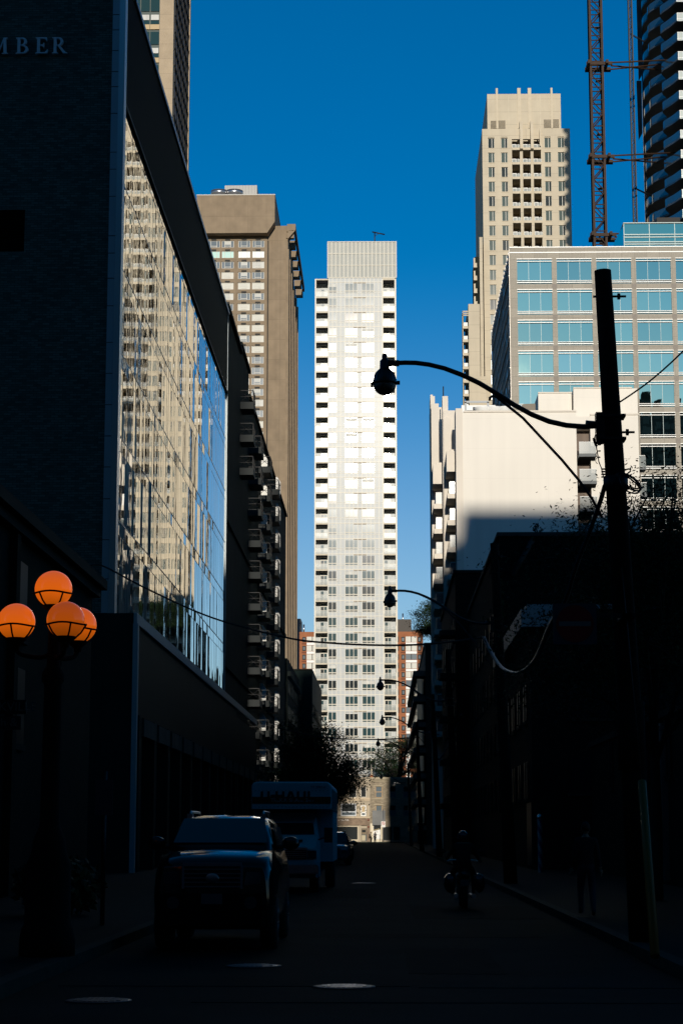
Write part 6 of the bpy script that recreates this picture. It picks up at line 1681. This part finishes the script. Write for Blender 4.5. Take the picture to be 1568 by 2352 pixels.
b = MB(); b.loft([oval(MY - .85, .11, .82, .90), oval(MY - .5, .16, .78, .88), oval(MY - .1, .15, .78, .87)]); b.build('seat', rub, root)
for s in (-1, 1):
    b = MB(); b.loft([oval(MY - .98, .11, .42, .74), oval(MY - .9, .135, .36, .80), oval(MY - .45, .135, .36, .80), oval(MY - .38, .11, .42, .74)]); b.v = [(x + s * .33, y, z) for x, y, z in b.v]; b.build('pannier', moto_m, root)
    b = MB(); b.tube([(MX + s * .08, MY + .5, .95), (MX + s * .09, MY + .72, .315)], .03, 8); b.build('fork', chrome, root)
    b = MB(); b.tube([(MX + s * .38, MY + .42, 1.05), (MX + s * .42, MY + .42, 1.25)], .01, 5); b.ell((MX + s * .43, MY + .41, 1.28), .075, .02, .045, 10, 8); b.build('mirror', rub, root)
    b = MB(); b.tube([(MX + s * .16, MY + .1, .30), (MX + s * .19, MY - .5, .27), (MX + s * .20, MY - .95, .30)], [.035, .045, .05], 10); b.build('exhaust', chrome, root)
b = MB(); b.tube([(MX - .40, MY + .28, 1.05), (MX - .2, MY + .45, 1.08), (MX + .2, MY + .45, 1.08), (MX + .40, MY + .28, 1.05)], .016, 8); b.build('handlebar', chrome, root)
b = MB(); b.box(MX - .10, MX + .10, MY - 1.03, MY - 1.015, .52, .66); b.build('number_plate', bpy.data.materials['plate'], root)
b = MB(); b.ell((MX, MY - .98, .76), .07, .03, .035, 10, 8); b.build('tail_light', mat('tail_red', (.12, .005, .004), .3), root)
b = MB(); b.ell((MX, MY + .72, .98), .10, .08, .10, 12, 8); b.build('headlight', lens, root)
J = stand(dict(pelvis=(0, .15, .98), belly=(0, .10, 1.13), chest=(0, .02, 1.34), neck=(0, -.02, 1.47), head=(0, -.05, 1.52),
    shL=(.18, .0, 1.40), elL=(.31, -.16, 1.20), wrL=(.38, -.38, 1.09), shR=(-.18, .0, 1.40), elR=(-.31, -.16, 1.20), wrR=(-.38, -.38, 1.09),
    hipL=(.11, .10, .94), knL=(.24, -.28, .80), anL=(.24, -.12, .38), toL=(.25, -.28, .34), hipR=(-.11, .10, .94), knR=(-.24, -.28, .80), anR=(-.24, -.12, .38), toR=(-.25, -.28, .34)))
person('motorcycle rider in dark clothes and helmet seen from behind on the road', (MX, MY - .25, 0), R(180), J, (dark_cloth, dark_cloth, shoe), hair_d,
       lambda hd_: [('helmet', (lambda m: (m.ell((hd_.x, hd_.y + .01, hd_.z + .09), .125, .145, .145, 16, 12), m)[1])(MB()), mat('helmet', (.03, .03, .035), .15, coat=.5))])

# worn patches in the asphalt
pm = mat('asphalt_patch', (.0025, .007, .0065), .9, spec=.06, var=.4, scale=2)
for x0_, x1_, y0_, y1_, lb in ((.3, 1.5, 24.5, 29.8, 'dark rectangular asphalt repair right of the nearest lane centre'), (-1.2, 2.6, 33.0, 34.1, 'dark asphalt trench repair crossing the lane before the motorcycle'), (.6, 3.2, 40.0, 47.0, 'long dark asphalt repair under the motorcycle'), (-1.4, -.2, 52, 61, 'narrow asphalt repair beside the moving van')):
    b = MB(); rr = random.Random(int(y0_)); n = 9
    pts = [(x0_ + (x1_ - x0_) * i / n, y0_ + rr.uniform(-.06, .06)) for i in range(n + 1)] + [(x1_ - (x1_ - x0_) * i / n, y1_ + rr.uniform(-.06, .06)) for i in range(n + 1)]
    b.prism(pts, lambda a, c, t: (a, c, .001 + .003 * t)); tag(b.build('asphalt_patch', pm, origin=(x0_, y0_, 0)), lb, 'road patch')
# ------------------------------------------------------------------ camera, sun, sky
cam = bpy.data.cameras.new('camera'); co = bpy.data.objects.new('camera', cam); col.objects.link(co)
cam.sensor_fit = 'VERTICAL'; cam.sensor_height = 36.0; cam.lens = 36.0 * FOC / 2352.0
cam.clip_start = .1; cam.clip_end = 6000
co.location = CAM
mw = Matrix((( _r.x, _u.x, -_f.x), (_r.y, _u.y, -_f.y), (_r.z, _u.z, -_f.z)))
co.rotation_euler = mw.to_euler()
sc.camera = co
sun_dir = Vector((math.sin(SUN_AZ) * math.cos(SUN_EL), -math.cos(SUN_AZ) * math.cos(SUN_EL), math.sin(SUN_EL)))
sl = bpy.data.lights.new('sun', 'SUN'); so = bpy.data.objects.new('sun', sl); col.objects.link(so)
sl.energy = 3.7; sl.angle = R(.5); sl.color = (1.0, .92, .80)
so.rotation_euler = sun_dir.to_track_quat('Z', 'Y').to_euler(); so.location = (0, -60, 200)
w = bpy.data.worlds.new('World'); sc.world = w; w.use_nodes = True
t = w.node_tree; bg = t.nodes['Background']
sky = t.nodes.new('ShaderNodeTexSky'); sky.sky_type = 'NISHITA'; sky.sun_disc = False
sky.sun_elevation = SUN_EL; sky.sun_rotation = math.pi - SUN_AZ
sky.altitude = 0; sky.air_density = 1.0; sky.dust_density = 0.15; sky.ozone_density = 5.0
SKY_STR = .094; SKY_SAT = 1.3
hs = t.nodes.new('ShaderNodeHueSaturation'); hs.inputs['Saturation'].default_value = SKY_SAT
t.links.new(sky.outputs[0], hs.inputs['Color'])
# overhead sky is dimmed and tinted teal to thin the fill light in shade
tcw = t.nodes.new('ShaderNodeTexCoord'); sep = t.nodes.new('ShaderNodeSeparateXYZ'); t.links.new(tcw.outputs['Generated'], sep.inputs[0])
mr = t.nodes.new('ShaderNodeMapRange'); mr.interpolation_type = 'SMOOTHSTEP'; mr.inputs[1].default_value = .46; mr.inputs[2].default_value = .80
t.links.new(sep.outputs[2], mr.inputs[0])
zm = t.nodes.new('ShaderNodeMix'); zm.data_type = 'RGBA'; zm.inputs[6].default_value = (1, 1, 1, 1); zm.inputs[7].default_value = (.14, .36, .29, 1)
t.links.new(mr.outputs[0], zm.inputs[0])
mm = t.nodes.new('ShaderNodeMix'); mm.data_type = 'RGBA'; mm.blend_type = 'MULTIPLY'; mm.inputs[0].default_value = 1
hs2 = t.nodes.new('ShaderNodeHueSaturation'); hs2.inputs['Saturation'].default_value = .9; hs2.inputs['Value'].default_value = 1.1
t.links.new(sky.outputs[0], hs2.inputs['Color'])
mr2 = t.nodes.new('ShaderNodeMapRange'); mr2.interpolation_type = 'SMOOTHSTEP'; mr2.inputs[1].default_value = .05; mr2.inputs[2].default_value = .30
t.links.new(sep.outputs[2], mr2.inputs[0])
lowm = t.nodes.new('ShaderNodeMix'); lowm.data_type = 'RGBA'; t.links.new(mr2.outputs[0], lowm.inputs[0]); t.links.new(hs2.outputs[0], lowm.inputs[6]); t.links.new(hs.outputs[0], lowm.inputs[7])
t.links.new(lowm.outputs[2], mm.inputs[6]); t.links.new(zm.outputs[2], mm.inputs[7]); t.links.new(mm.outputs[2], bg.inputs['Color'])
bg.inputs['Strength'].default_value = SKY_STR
sc.view_settings.view_transform = 'Standard'; sc.view_settings.look = 'None'
sc.view_settings.exposure = 0; sc.view_settings.gamma = 1
sc.cycles.max_bounces = 6; sc.cycles.diffuse_bounces = 3; sc.cycles.glossy_bounces = 4; sc.cycles.caustics_reflective = False
sc.cycles.use_denoising = True
